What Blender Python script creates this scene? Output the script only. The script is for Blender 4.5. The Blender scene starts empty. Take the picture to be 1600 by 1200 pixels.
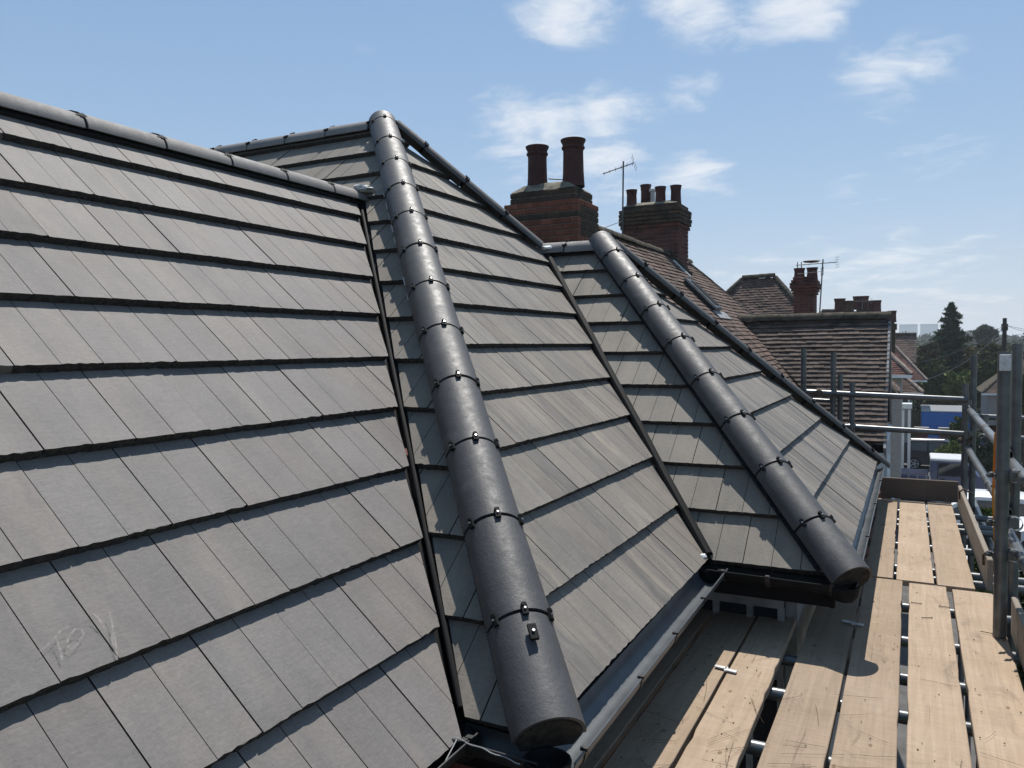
import bpy, math, random
from mathutils import Vector, Matrix

# ------------------------------------------------------------------ camera, sky, sun, exposure
S = bpy.context.scene
COL = S.collection
H = 7.2                                   # camera height above the street
FPX = 1230.6                              # focal length in photo pixels (1600 wide)
FW = Vector((-0.45291464, 0.89032468, -0.04680057))
RT = Vector((0.89147769, 0.45293783, -0.0107171))
UP = Vector((-0.01165605, 0.0465756, 0.99884676))
CAM = Vector((0, 0, H))
cam_data = bpy.data.cameras.new('camera')
cam = bpy.data.objects.new('camera', cam_data)
COL.objects.link(cam)
m = Matrix((RT, UP, -FW)).transposed().to_4x4()
m.translation = CAM
cam.matrix_world = m
cam_data.sensor_width = 36.0
cam_data.lens = FPX / 1600 * 36.0
cam_data.clip_start = 0.05
cam_data.clip_end = 9000
S.camera = cam


def ray(px, py):
    return FW + RT * ((px - 800) / FPX) + UP * ((600 - py) / FPX)


def at(px, py, Y):
    d = ray(px, py)
    return CAM + d * (Y / d.y)


SUN_EL, SUN_AZ = math.radians(61.5), math.radians(-11.0)   # azimuth from +Y towards +X
sd = bpy.data.lights.new('sun', 'SUN')
sd.energy = 5.0
sd.angle = math.radians(0.53)
sd.color = (1.0, 0.955, 0.89)
sun = bpy.data.objects.new('sun', sd)
COL.objects.link(sun)
SUN_DIR = Vector((math.sin(SUN_AZ) * math.cos(SUN_EL), math.cos(SUN_AZ) * math.cos(SUN_EL), math.sin(SUN_EL)))
sun.rotation_euler = SUN_DIR.to_track_quat('Z', 'Y').to_euler()
sun.location = (0, 40, 60)

S.view_settings.view_transform = 'Standard'
S.view_settings.look = 'None'
S.view_settings.exposure = 0.25
S.view_settings.gamma = 1
S.view_settings.use_curve_mapping = False

world = bpy.data.worlds.new('World')
S.world = world
world.use_nodes = True


class NT:
    """small helper to write node trees"""
    def __init__(self, tree):
        self.t = tree
        self.n = tree.nodes
        self.l = tree.links

    def add(self, typ, **kw):
        nd = self.n.new(typ)
        for k, v in kw.items():
            setattr(nd, k, v)
        return nd

    def put(self, sock, v):
        if hasattr(v, 'is_output'):
            self.l.new(v, sock)
        else:
            sock.default_value = v

    def math(self, op, a, b=0.0, c=None, clamp=False):
        nd = self.add('ShaderNodeMath', operation=op, use_clamp=clamp)
        self.put(nd.inputs[0], a)
        self.put(nd.inputs[1], b)
        if c is not None:
            self.put(nd.inputs[2], c)
        return nd.outputs[0]

    def vmath(self, op, a, b=(0, 0, 0), out=0):
        nd = self.add('ShaderNodeVectorMath', operation=op)
        self.put(nd.inputs[0], a)
        if op != 'SCALE':
            self.put(nd.inputs[1], b)
        else:
            self.put(nd.inputs[3], b)
        return nd.outputs[out]

    def noise(self, vec, scale, detail=4, rough=0.55, dist=0.0, col=False):
        nd = self.add('ShaderNodeTexNoise')
        if vec is not None:
            self.put(nd.inputs['Vector'], vec)
        nd.inputs['Scale'].default_value = scale
        nd.inputs['Detail'].default_value = detail
        nd.inputs['Roughness'].default_value = rough
        nd.inputs['Distortion'].default_value = dist
        return nd.outputs['Color' if col else 'Fac']

    def maprange(self, v, a, b, c=0.0, d=1.0, smooth=False):
        nd = self.add('ShaderNodeMapRange', clamp=True)
        if smooth:
            nd.interpolation_type = 'SMOOTHSTEP'
        self.put(nd.inputs[0], v)
        for i, x in enumerate((a, b, c, d)):
            self.put(nd.inputs[i + 1], x)
        return nd.outputs[0]

    def mix(self, f, a, b, mode='MIX'):
        nd = self.add('ShaderNodeMix', data_type='RGBA', blend_type=mode, clamp_factor=True)
        self.put(nd.inputs[0], f)
        for s, v in ((nd.inputs[6], a), (nd.inputs[7], b)):
            if isinstance(v, tuple) and len(v) == 3:
                v = (*v, 1)
            self.put(s, v)
        return nd.outputs[2]


def build_world():
    g = NT(world.node_tree)
    g.n.clear()
    out = g.add('ShaderNodeOutputWorld')
    bg = g.add('ShaderNodeBackground')
    sky = g.add('ShaderNodeTexSky', sky_type='NISHITA', sun_disc=False)
    sky.sun_elevation = SUN_EL
    sky.sun_rotation = SUN_AZ
    sky.altitude = 60
    sky.air_density = 1.0
    sky.dust_density = 0.35
    sky.ozone_density = 1.0
    co = g.add('ShaderNodeTexCoord').outputs['Generated']
    sep = g.add('ShaderNodeSeparateXYZ')
    g.l.new(co, sep.inputs[0])
    z = g.math('MAXIMUM', sep.outputs[2], 0.0)
    inv = g.math('DIVIDE', 1.0, g.math('ADD', z, 0.16))
    pl = g.vmath('SCALE', co, inv)                     # cloud layer seen from below
    warp = g.noise(pl, 2.2, 3, 0.6, col=True)
    pl2 = g.vmath('ADD', pl, g.vmath('SCALE', g.vmath('SUBTRACT', warp, (0.5, 0.5, 0.5)), 0.30))
    fine = g.noise(g.vmath('MULTIPLY', pl2, (0.9, 1.12, 1.0)), 4.6, 11, 0.61)
    big = g.noise(pl, 0.9, 3, 0.5)
    # wisps drift everywhere; a few larger clouds stand where the photograph has them
    patches = [(905, 10, .085, 1.0), (1085, 5, .085, 1.0), (1230, -12, .10, .9), (835, 205, .10, .92),
               (955, 180, .075, .85), (930, 250, .08, .7), (1080, 275, .06, .85), (1075, 140, .05, .62), (1385, 105, .07, .66), (1440, 95, .06, .58),
               (1460, 238, .06, .45), (1335, 300, .05, .45), (1400, 160, .05, .45), (565, 70, .03, .55), (1180, 425, .07, .48), (1270, 402, .06, .50), (1440, 425, .13, .50),
               (1360, 440, .09, .45)]
    acc = g.math('MULTIPLY', g.maprange(big, 0.56, 0.75), 0.45)
    for (px, py, r, s) in patches:
        d = ray(px, py).normalized()
        dv = g.vmath('SUBTRACT', co, tuple(d))
        dv = g.vmath('MULTIPLY', dv, (1, 1, 1.55))
        ln = g.vmath('LENGTH', dv, out=1)
        acc = g.math('MAXIMUM', acc, g.maprange(ln, r * 1.38, 0.0, 0.0, s, smooth=True))
    dens = g.math('SUBTRACT', g.math('ADD', g.math('MULTIPLY', acc, 0.42), fine), 0.60)
    dens = g.maprange(dens, 0.0, 0.40, 0.0, 1.0, smooth=True)
    dens = g.math('MULTIPLY', dens, g.maprange(acc, 0.02, 0.25))
    soft = g.math('MULTIPLY', dens, 0.80)
    # pale summer haze thickening towards the horizon, all the way round
    hz = g.math('POWER', 2.718, g.math('MULTIPLY', z, -5.0))
    air = g.mix(hz, (3.5, 6.4, 10.3), (8.0, 8.6, 9.3))
    base = g.mix(g.math('ADD', g.math('MULTIPLY', hz, 0.56), 0.42), sky.outputs[0], air)
    col = g.mix(soft, base, (10.6, 10.9, 11.3))
    g.l.new(col, bg.inputs[0])
    bg.inputs[1].default_value = 0.072
    g.l.new(bg.outputs[0], out.inputs[0])


build_world()

# ------------------------------------------------------------------ object helpers
BASE = {}


def link(o):
    COL.objects.link(o)
    return o


def props(o, label=None, cat=None, group=None, kind=None):
    if label: o['label'] = label
    if cat: o['category'] = cat
    if group: o['group'] = group
    if kind: o['kind'] = kind
    return o


def thing(name, loc, label, cat, group=None):
    o = link(bpy.data.objects.new(name, None))
    o.location = loc
    o.empty_display_size = 0.2
    BASE[o.name] = Matrix.Translation(-Vector(loc))
    return props(o, label, cat, group)


def child(o, parent):
    o.parent = parent
    if parent.name in BASE:
        o.matrix_parent_inverse = BASE[parent.name]
    return o


class MB:
    def __init__(self):
        self.v = []
        self.f = []
        self.mi = []
        self.cur = 0

    def verts(self, vs):
        b = len(self.v)
        self.v += [tuple(x) for x in vs]
        return b

    def face(self, *idx):
        self.f.append(tuple(idx))
        self.mi.append(self.cur)

    def box(self, x0, x1, y0, y1, z0, z1):
        b = self.verts([(x0, y0, z0), (x1, y0, z0), (x1, y1, z0), (x0, y1, z0), (x0, y0, z1), (x1, y0, z1), (x1, y1, z1), (x0, y1, z1)])
        for q in ((3, 2, 1, 0), (4, 5, 6, 7), (0, 1, 5, 4), (1, 2, 6, 5), (2, 3, 7, 6), (3, 0, 4, 7)):
            self.face(*[b + i for i in q])
        return self

    def bbox(self, x0, x1, y0, y1, z0, z1, c=0.004):
        """box with chamfered edges along its long outline (top and sides)"""
        pts = []
        for z, i in ((z0, c), (z0 + c, 0), (z1 - c, 0), (z1, c)):
            pts += [(x0 + i, y0 + i, z), (x1 - i, y0 + i, z), (x1 - i, y1 - i, z), (x0 + i, y1 - i, z)]
        b = self.verts(pts)
        self.face(b + 3, b + 2, b + 1, b)
        self.face(b + 12, b + 13, b + 14, b + 15)
        for k in range(3):
            for i in range(4):
                j = (i + 1) % 4
                self.face(b + 4 * k + i, b + 4 * k + j, b + 4 * k + 4 + j, b + 4 * k + 4 + i)
        return self

    def obox(self, c, ax, ay, az):
        """oriented box: centre and three half-axis vectors"""
        c, ax, ay, az = Vector(c), Vector(ax), Vector(ay), Vector(az)
        vs = [c + ax * i + ay * j + az * k for k in (-1, 1) for (i, j) in ((-1, -1), (1, -1), (1, 1), (-1, 1))]
        b = self.verts(vs)
        for q in ((3, 2, 1, 0), (4, 5, 6, 7), (0, 1, 5, 4), (1, 2, 6, 5), (2, 3, 7, 6), (3, 0, 4, 7)):
            self.face(*[b + i for i in q])
        return self

    def tube(self, pts, r, n=12, cap=True, r2=None, inner=None):
        pts = [Vector(p) for p in pts]
        rings = []
        prev = None
        for i, p in enumerate(pts):
            d = (pts[min(i + 1, len(pts) - 1)] - pts[max(i - 1, 0)]).normalized()
            a = Vector((0, 0, 1)) if abs(d.z) < 0.9 else Vector((1, 0, 0))
            if prev is not None:
                a = prev
            e1 = (a - d * a.dot(d)).normalized()
            e2 = d.cross(e1)
            prev = e1
            rr = r if r2 is None else r + (r2 - r) * i / (len(pts) - 1)
            rings.append(self.verts([p + (e1 * math.cos(t) + e2 * math.sin(t)) * rr for t in [2 * math.pi * k / n for k in range(n)]]))
        for a, b in zip(rings, rings[1:]):
            for k in range(n):
                j = (k + 1) % n
                self.face(a + k, a + j, b + j, b + k)
        if cap:
            self.face(*[rings[0] + k for k in reversed(range(n))])
            self.face(*[rings[-1] + k for k in range(n)])
        return self

    def lathe(self, c, prof, n=20):
        """prof: list of (r, z); closed surface of revolution about vertical axis at c"""
        rings = []
        for r, z in prof:
            rings.append(self.verts([(c[0] + r * math.cos(2 * math.pi * k / n), c[1] + r * math.sin(2 * math.pi * k / n), c[2] + z) for k in range(n)]))
        for a, b in zip(rings, rings[1:]):
            for k in range(n):
                j = (k + 1) % n
                self.face(a + k, a + j, b + j, b + k)
        return self

    def prism(self, poly, d):
        """extrude planar polygon by vector d"""
        d = Vector(d)
        n = len(poly)
        b = self.verts([Vector(p) for p in poly] + [Vector(p) + d for p in poly])
        self.face(*[b + i for i in reversed(range(n))])
        self.face(*[b + n + i for i in range(n)])
        for i in range(n):
            j = (i + 1) % n
            self.face(b + i, b + j, b + n + j, b + n + i)
        return self

    def mesh(self, name, mats, smooth=False):
        me = bpy.data.meshes.new(name)
        me.from_pydata(self.v, [], self.f)
        if not isinstance(mats, (list, tuple)):
            mats = [mats]
        for x in mats:
            me.materials.append(x)
        if len(mats) > 1:
            me.polygons.foreach_set('material_index', self.mi)
        if smooth:
            me.polygons.foreach_set('use_smooth', [True] * len(me.polygons))
            me.set_sharp_from_angle(angle=math.radians(35))
        me.update()
        return me

    def obj(self, name, mats, parent=None, smooth=False):
        o = link(bpy.data.objects.new(name, self.mesh(name, mats, smooth)))
        if parent is not None:
            child(o, parent)
        return o


# ------------------------------------------------------------------ materials
def material(name, rough=0.8, spec=0.3, metal=0.0):
    mt = bpy.data.materials.new(name)
    mt.use_nodes = True
    g = NT(mt.node_tree)
    b = g.n['Principled BSDF']
    b.inputs['Roughness'].default_value = rough
    b.inputs['Specular IOR Level'].default_value = spec
    b.inputs['Metallic'].default_value = metal
    return mt, g, b


def bump(g, b, height, strength=0.3, dist=0.01):
    nd = g.add('ShaderNodeBump')
    nd.inputs['Strength'].default_value = strength
    nd.inputs['Distance'].default_value = dist
    g.l.new(height, nd.inputs['Height'])
    g.l.new(nd.outputs[0], b.inputs['Normal'])


def simple(name, col, rough=0.7, spec=0.3, metal=0.0, var=0.15, scale=6.0, bmp=0.0, bscale=80.0):
    mt, g, b = material(name, rough, spec, metal)
    pos = g.add('ShaderNodeNewGeometry').outputs['Position']
    n = g.noise(pos, scale, 5, 0.6)
    f = g.maprange(n, 0.3, 0.7, 1 - var, 1 + var)
    c = g.vmath('SCALE', (*col,), f)
    g.l.new(c, b.inputs['Base Color'])
    if bmp:
        bump(g, b, g.noise(pos, bscale, 4, 0.6), bmp, 0.004)
    return mt


def tile_material(name, base, streak_axis=None, streak=0.0, warm=0.0):
    mt, g, b = material(name, 0.72, 0.35)
    pos = g.add('ShaderNodeNewGeometry').outputs['Position']
    rnd = g.add('ShaderNodeObjectInfo').outputs['Random']
    off = g.vmath('ADD', pos, g.vmath('SCALE', (13.0, 7.0, 5.0), rnd))
    cl = g.noise(off, 3.2, 5, 0.6)
    fn = g.noise(pos, 95, 3, 0.7)
    # brushed grain lying across the tile
    gr = g.noise(g.vmath('MULTIPLY', pos, (60, 14, 60) if streak_axis != 'x' else (14, 60, 60)), 1.6, 5, 0.7)
    f = g.math('ADD', g.maprange(cl, 0.25, 0.75, 0.84, 1.14), g.maprange(rnd, 0, 1, -0.10, 0.10))
    f = g.math('MULTIPLY', f, g.maprange(gr, 0.2, 0.8, 0.88, 1.12))
    f = g.math('MULTIPLY', f, g.maprange(fn, 0.25, 0.75, 0.86, 1.14))
    c = g.vmath('SCALE', base, f)
    tint = g.noise(off, 1.3, 3, 0.5)
    c = g.mix(g.maprange(tint, 0.45, 0.7, 0, 0.55), c, g.vmath('MULTIPLY', c, (1.05, 0.985, 0.93)))
    if streak:
        sc = (0.6, 5.0, 0.6) if streak_axis == 'y' else (5.0, 0.6, 0.6)
        sv = g.vmath('MULTIPLY', pos, sc)
        wob = g.noise(pos, 2.0, 3, 0.6, col=True)
        sv = g.vmath('ADD', sv, g.vmath('SCALE', g.vmath('SUBTRACT', wob, (.5, .5, .5)), 0.9))
        s1 = g.noise(g.vmath('ADD', sv, g.vmath('SCALE', (0.0, 3.0, 1.0), rnd)), 1.6, 5, 0.62)
        s2 = g.noise(g.vmath('ADD', sv, (9.3, 4.1, 2.2)), 1.1, 4, 0.6)
        pm = g.maprange(g.noise(pos, 1.7, 4, 0.6, 0.5), 0.38, 0.60, 0.15, 1.0)
        c = g.mix(g.math('MULTIPLY', pm, g.maprange(s1, 0.46, 0.72, 0, streak * .7)), c, (0.300, 0.256, 0.200))
        c = g.mix(g.maprange(s2, 0.52, 0.70, 0, streak), c, g.vmath('MULTIPLY', c, (0.58, 0.61, 0.66)))
    # pale lime bloom and scuffs
    bl = g.noise(off, 9.0, 6, 0.7, 0.6)
    c = g.mix(g.maprange(bl, 0.62, 0.78, 0, 0.34), c, (0.24, 0.232, 0.215))
    st = g.noise(g.vmath('ADD', off, (4.0, 1.0, 8.0)), 2.1, 6, 0.68, 0.8)
    c = g.mix(g.maprange(st, 0.56, 0.72, 0, 0.35), c, g.vmath('MULTIPLY', c, (0.68, 0.69, 0.72)))
    pk = g.add('ShaderNodeTexVoronoi')
    pk.inputs['Scale'].default_value = 38
    g.l.new(off, pk.inputs['Vector'])
    c = g.mix(g.maprange(pk.outputs['Distance'], 0.03, 0.07, 0.55, 0.0), c, (0.055, 0.055, 0.055))
    if True:
        g.l.new(c, b.inputs['Base Color'])
    h = g.math('ADD', g.math('MULTIPLY', fn, 0.5), g.math('MULTIPLY', gr, 0.8))
    bump(g, b, h, 0.35, 0.004)
    return mt


def brick_like(name, cols, rough=0.9, island=False, scale=5.0, dark=0.0):
    """per-piece varied fired clay"""
    mt, g, b = material(name, rough, 0.2)
    pos = g.add('ShaderNodeNewGeometry')
    rnd = pos.outputs['Random Per Island'] if island else g.add('ShaderNodeObjectInfo').outputs['Random']
    ramp = g.add('ShaderNodeValToRGB')
    el = ramp.color_ramp.elements
    while len(el) < len(cols):
        el.new(0.5)
    for i, c in enumerate(cols):
        el[i].position = i / (len(cols) - 1)
        el[i].color = (*c, 1)
    g.l.new(rnd, ramp.inputs[0])
    n = g.noise(pos.outputs['Position'], scale, 6, 0.65)
    n2 = g.noise(pos.outputs['Position'], scale * 9, 4, 0.6)
    f = g.math('MULTIPLY', g.maprange(n, 0.3, 0.72, 1.2, 0.55 - dark), g.maprange(n2, 0.3, 0.7, 0.85, 1.15))
    c = g.vmath('SCALE', ramp.outputs[0], f)
    g.l.new(c, b.inputs['Base Color'])
    bump(g, b, n2, 0.4, 0.006)
    return mt


def timber(name, base, axis='y', dirt=1.0):
    mt, g, b = material(name, 0.85, 0.2)
    pos = g.add('ShaderNodeNewGeometry').outputs['Position']
    rnd = g.add('ShaderNodeObjectInfo').outputs['Random']
    off = g.vmath('ADD', pos, g.vmath('SCALE', (5.0, 31.0, 3.0), rnd))
    sc = (42, 1.6, 42) if axis == 'y' else (1.6, 42, 42)
    grain = g.noise(g.vmath('MULTIPLY', off, sc), 1.0, 5, 0.65, 0.8)
    scx = (3.0, 55, 3.0) if axis == 'y' else (55, 3.0, 3.0)
    saw = g.noise(g.vmath('MULTIPLY', off, scx), 1.0, 4, 0.7, 0.3)
    cl = g.noise(off, 2.3, 5, 0.65)
    sp = g.noise(off, 26, 4, 0.75)
    f = g.math('MULTIPLY', g.maprange(grain, 0.25, 0.75, 0.82, 1.14), g.maprange(cl, 0.3, 0.7, 0.82, 1.12))
    f = g.math('MULTIPLY', f, g.maprange(saw, 0.2, 0.8, 0.88, 1.1))
    f = g.math('MULTIPLY', f, g.maprange(rnd, 0, 1, 0.80, 1.08))
    c = g.vmath('SCALE', base, f)
    c = g.mix(g.maprange(cl, 0.45, 0.62, 0.0, 0.4), c, g.vmath('MULTIPLY', c, (0.86, 0.90, 0.98)))
    c = g.mix(g.maprange(sp, 0.66, 0.76, 0.0, 0.55 * dirt), c, (0.11, 0.085, 0.06))
    crack = g.noise(g.vmath('MULTIPLY', off, (70, 1.1, 70) if axis == 'y' else (1.1, 70, 70)), 1.0, 3, 0.5, 1.5)
    c = g.mix(g.maprange(crack, 0.70, 0.76, 0.0, 0.6), c, (0.09, 0.065, 0.045))
    # knots, grey weathering and muddy smears
    kn = g.add('ShaderNodeTexVoronoi')
    kn.inputs['Scale'].default_value = 1.0
    g.l.new(g.vmath('MULTIPLY', off, (9, 4.5, 9) if axis == 'y' else (4.5, 9, 9)), kn.inputs['Vector'])
    kd = g.math('ADD', kn.outputs['Distance'], g.math('MULTIPLY', g.noise(off, 40, 3, 0.6), 0.05))
    c = g.mix(g.maprange(kd, 0.07, 0.12, 0.75, 0.0), c, (0.13, 0.075, 0.04))
    sm = g.noise(g.vmath('MULTIPLY', off, (7, 3.0, 7) if axis == 'y' else (3.0, 7, 7)), 1.0, 7, 0.72, 1.2)
    c = g.mix(g.maprange(sm, 0.56, 0.74, 0.0, 0.55 * dirt), c, (0.115, 0.09, 0.07))
    pale = g.noise(g.vmath('ADD', off, (3.0, 7.0, 1.0)), 5.0, 6, 0.7, 0.8)
    c = g.mix(g.maprange(pale, 0.60, 0.76, 0.0, 0.35), c, (0.37, 0.315, 0.255))
    scf = g.noise(g.vmath('MULTIPLY', off, (18, 90, 18) if axis == 'y' else (90, 18, 18)), 1.0, 4, 0.75, 0.6)
    c = g.mix(g.maprange(scf, 0.62, 0.74, 0.0, 0.6 * dirt), c, (0.16, 0.12, 0.085))
    g.l.new(c, b.inputs['Base Color'])
    bump(g, b, g.math('ADD', grain, g.math('MULTIPLY', saw, 0.7)), 0.35, 0.003)
    return mt


def leaf_material(name, a, c2):
    mt, g, b = material(name, 0.75, 0.08)
    rnd = g.add('ShaderNodeNewGeometry').outputs['Random Per Island']
    c = g.mix(rnd, a, c2)
    g.l.new(c, b.inputs['Base Color'])
    b.inputs['Subsurface Weight'].default_value = 0.0
    return mt


MAT = {}
MAT['tile_main'] = tile_material('tile_main', (0.148, 0.137, 0.130), 'y', 0.35)
MAT['tile_front'] = tile_material('tile_front', (0.156, 0.142, 0.126), 'y', 1.0)
MAT['tile_side'] = tile_material('tile_side', (0.172, 0.154, 0.130), 'x', 0.5)
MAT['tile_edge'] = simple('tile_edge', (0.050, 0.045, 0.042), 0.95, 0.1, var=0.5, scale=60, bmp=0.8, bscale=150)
MAT['underlay'] = simple('underlay', (0.012, 0.012, 0.013), 0.9)
MAT['black_plastic'] = simple('black_plastic', (0.013, 0.014, 0.015), 0.42, 0.45, var=0.3)
MAT['bedding'] = simple('bedding', (0.035, 0.032, 0.03), 0.95, 0.1, var=.5, scale=30, bmp=.8, bscale=60)
MAT['pale_hip'] = simple('pale_hip', (0.30, 0.24, 0.20), 0.9, 0.1, var=.3)
MAT['matte_black'] = simple('matte_black', (0.009, 0.0095, 0.010), 0.7, 0.12, var=0.3)
MAT['aerial'] = simple('aerial', (0.10, 0.105, 0.11), 0.6, 0.3)
MAT['grey_board'] = simple('grey_board', (0.26, 0.26, 0.26), 0.7, 0.2, var=.3)
MAT['grey_gutter'] = simple('grey_gutter', (0.070, 0.078, 0.086), 0.36, 0.45, var=0.25, scale=9)
MAT['steel'] = simple('steel', (0.62, 0.62, 0.61), 0.3, 0.5, 1.0, var=0.2, scale=40)
MAT['tube'] = simple('tube', (0.115, 0.12, 0.122), 0.34, 0.6, 0.4, var=0.35, scale=9, bmp=0.1, bscale=60)
MAT['rust'] = simple('rust', (0.10, 0.07, 0.052), 0.8, 0.3, 0.3, var=0.5, scale=40)
MAT['lead'] = simple('lead', (0.55, 0.55, 0.54), 0.6, 0.4, var=0.3, scale=30)
MAT['white_upvc'] = simple('white_upvc', (0.72, 0.73, 0.73), 0.4, 0.4, var=0.06)
MAT['soffit'] = simple('soffit', (0.008, 0.008, 0.009), 0.7, 0.1)
MAT['mortar'] = simple('mortar', (0.20, 0.175, 0.15), 0.95, 0.1, var=0.4, scale=12, bmp=0.5)
MAT['flaunching'] = simple('flaunching', (0.17, 0.155, 0.12), 0.95, 0.1, var=0.6, scale=9, bmp=0.6, bscale=40)
MAT['brick'] = brick_like('brick', [(0.19, 0.070, 0.045), (0.24, 0.090, 0.052), (0.15, 0.062, 0.045), (0.27, 0.105, 0.06)])
MAT['brick_dark'] = brick_like('brick_dark', [(0.115, 0.048, 0.040), (0.145, 0.058, 0.046), (0.085, 0.042, 0.037)])
MAT['soot_brick'] = brick_like('soot_brick', [(0.06, 0.045, 0.035), (0.09, 0.06, 0.04), (0.05, 0.043, 0.036)])
MAT['clay_pot'] = brick_like('clay_pot', [(0.075, 0.034, 0.030), (0.098, 0.040, 0.034)], 0.75, scale=4)
MAT['plain_tile'] = brick_like('plain_tile', [(0.12, 0.082, 0.066), (0.165, 0.112, 0.09), (0.14, 0.096, 0.077), (0.095, 0.072, 0.062), (0.175, 0.122, 0.10)], island=True, scale=2.5)
MAT['plain_tile_single'] = brick_like('plain_tile_single', [(0.095, 0.074, 0.062), (0.13, 0.10, 0.084), (0.112, 0.086, 0.072), (0.078, 0.064, 0.057), (0.145, 0.112, 0.095)], scale=2.5)
MAT['red_tile'] = brick_like('red_tile', [(0.16, 0.085, 0.068), (0.20, 0.105, 0.085), (0.14, 0.08, 0.066)], island=True, scale=2.5)
MAT['mossy'] = simple('mossy', (0.075, 0.065, 0.05), 0.95, 0.1, var=0.6, scale=7, bmp=0.5, bscale=30)
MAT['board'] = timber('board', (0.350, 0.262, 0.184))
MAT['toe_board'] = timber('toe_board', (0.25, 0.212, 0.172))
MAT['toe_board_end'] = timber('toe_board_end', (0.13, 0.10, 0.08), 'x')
MAT['straw'] = simple('straw', (0.10, 0.065, 0.035), 0.9, var=0.5, scale=3)
MAT['render_wall'] = simple('render_wall', (0.30, 0.28, 0.26), 0.9, var=0.12)
MAT['asphalt'] = simple('asphalt', (0.055, 0.055, 0.056), 0.92, 0.2, var=0.3, scale=1.2, bmp=0.3)
MAT['paving'] = simple('paving', (0.10, 0.097, 0.093), 0.9, 0.2, var=0.25, scale=2.0)
MAT['grass'] = simple('grass', (0.055, 0.075, 0.03), 0.9, 0.1, var=0.5, scale=0.8)
MAT['bark'] = simple('bark', (0.07, 0.055, 0.04), 0.95, 0.1, var=0.4, scale=8, bmp=0.6, bscale=30)
MAT['leaf_conifer'] = leaf_material('leaf_conifer', (0.022, 0.042, 0.024), (0.065, 0.095, 0.045))
MAT['leaf_dark'] = leaf_material('leaf_dark', (0.035, 0.055, 0.020), (0.095, 0.12, 0.042))
MAT['leaf_bright'] = leaf_material('leaf_bright', (0.07, 0.10, 0.028), (0.15, 0.19, 0.055))
MAT['leaf_autumn'] = leaf_material('leaf_autumn', (0.06, 0.06, 0.03), (0.13, 0.11, 0.055))
MAT['leaf_far'] = leaf_material('leaf_far', (0.045, 0.06, 0.035), (0.09, 0.105, 0.06))
MAT['rubber'] = simple('rubber', (0.012, 0.012, 0.012), 0.85, 0.2)
MAT['strap'] = simple('strap', (0.55, 0.20, 0.02), 0.7, 0.2, var=0.25, scale=20)
MAT['wood_pole'] = simple('wood_pole', (0.055, 0.045, 0.038), 0.9, 0.1, var=0.3, scale=10)


def glass_mat():
    mt, g, b = material('window_glass', 0.06, 0.6)
    b.inputs['Base Color'].default_value = (0.02, 0.025, 0.03, 1)
    return mt


MAT['glass'] = glass_mat()


def paint(name, col, rough=0.28):
    mt, g, b = material(name, rough, 0.5)
    pos = g.add('ShaderNodeNewGeometry').outputs['Position']
    n = g.noise(pos, 3.0, 4, 0.6)
    g.l.new(g.vmath('SCALE', col, g.maprange(n, 0.3, 0.7, 0.93, 1.05)), b.inputs['Base Color'])
    b.inputs['Coat Weight'].default_value = 0.2
    b.inputs['Coat Roughness'].default_value = 0.08
    return mt


MAT['car_black'] = paint('car_black', (0.012, 0.013, 0.02))
MAT['car_white'] = paint('car_white', (0.72, 0.73, 0.74))
MAT['car_blue'] = paint('car_blue', (0.05, 0.075, 0.16))
MAT['van_blue'] = paint('van_blue', (0.02, 0.13, 0.42), 0.45)
MAT['car_silver'] = paint('car_silver', (0.35, 0.36, 0.38))


def hip_material(name, base, rr=(0.48, 0.68)):
    mt, g, b = material(name, 0.46, 0.5)
    pos = g.add('ShaderNodeNewGeometry').outputs['Position']
    rnd = g.add('ShaderNodeObjectInfo').outputs['Random']
    off = g.vmath('ADD', pos, g.vmath('SCALE', (3.0, 9.0, 4.0), rnd))
    n = g.noise(off, 5.0, 5, 0.65)
    fn = g.noise(pos, 120, 4, 0.7)
    mid = g.noise(off, 22, 5, 0.7, 0.4)
    f = g.math('MULTIPLY', g.maprange(n, 0.3, 0.7, 0.8, 1.2), g.maprange(fn, 0.3, 0.7, 0.85, 1.15))
    c = g.vmath('SCALE', base, f)
    c = g.mix(g.maprange(g.noise(off, 3.2, 6, 0.7, 1.0), 0.56, 0.74, 0, 0.45), c, (0.15, 0.142, 0.138))
    g.l.new(c, b.inputs['Base Color'])
    g.l.new(g.maprange(mid, 0.3, 0.7, *rr), b.inputs['Roughness'])
    bump(g, b, g.math('ADD', g.math('MULTIPLY', fn, 0.55), g.math('ADD', g.math('MULTIPLY', mid, .7), g.math('MULTIPLY', n, 1.5))), 0.32, 0.006)
    return mt


MAT['hip'] = hip_material('hip', (0.048, 0.047, 0.049))
MAT['ridge_dark'] = hip_material('ridge_dark', (0.07, 0.068, 0.066), (0.6, 0.8))
MAT['ridge'] = hip_material('ridge', (0.185, 0.172, 0.164), (0.7, 0.85))


def chalk_material():
    mt, g, b = material('chalk', 0.95, 0.1)
    pos = g.add('ShaderNodeNewGeometry').outputs['Position']
    n = g.noise(pos, 90, 5, 0.7)
    b.inputs['Base Color'].default_value = (0.42, 0.37, 0.35, 1)
    g.l.new(g.maprange(n, 0.38, 0.66, 0.0, 0.55), b.inputs['Alpha'])
    return mt


MAT['chalk'] = chalk_material()

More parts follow.
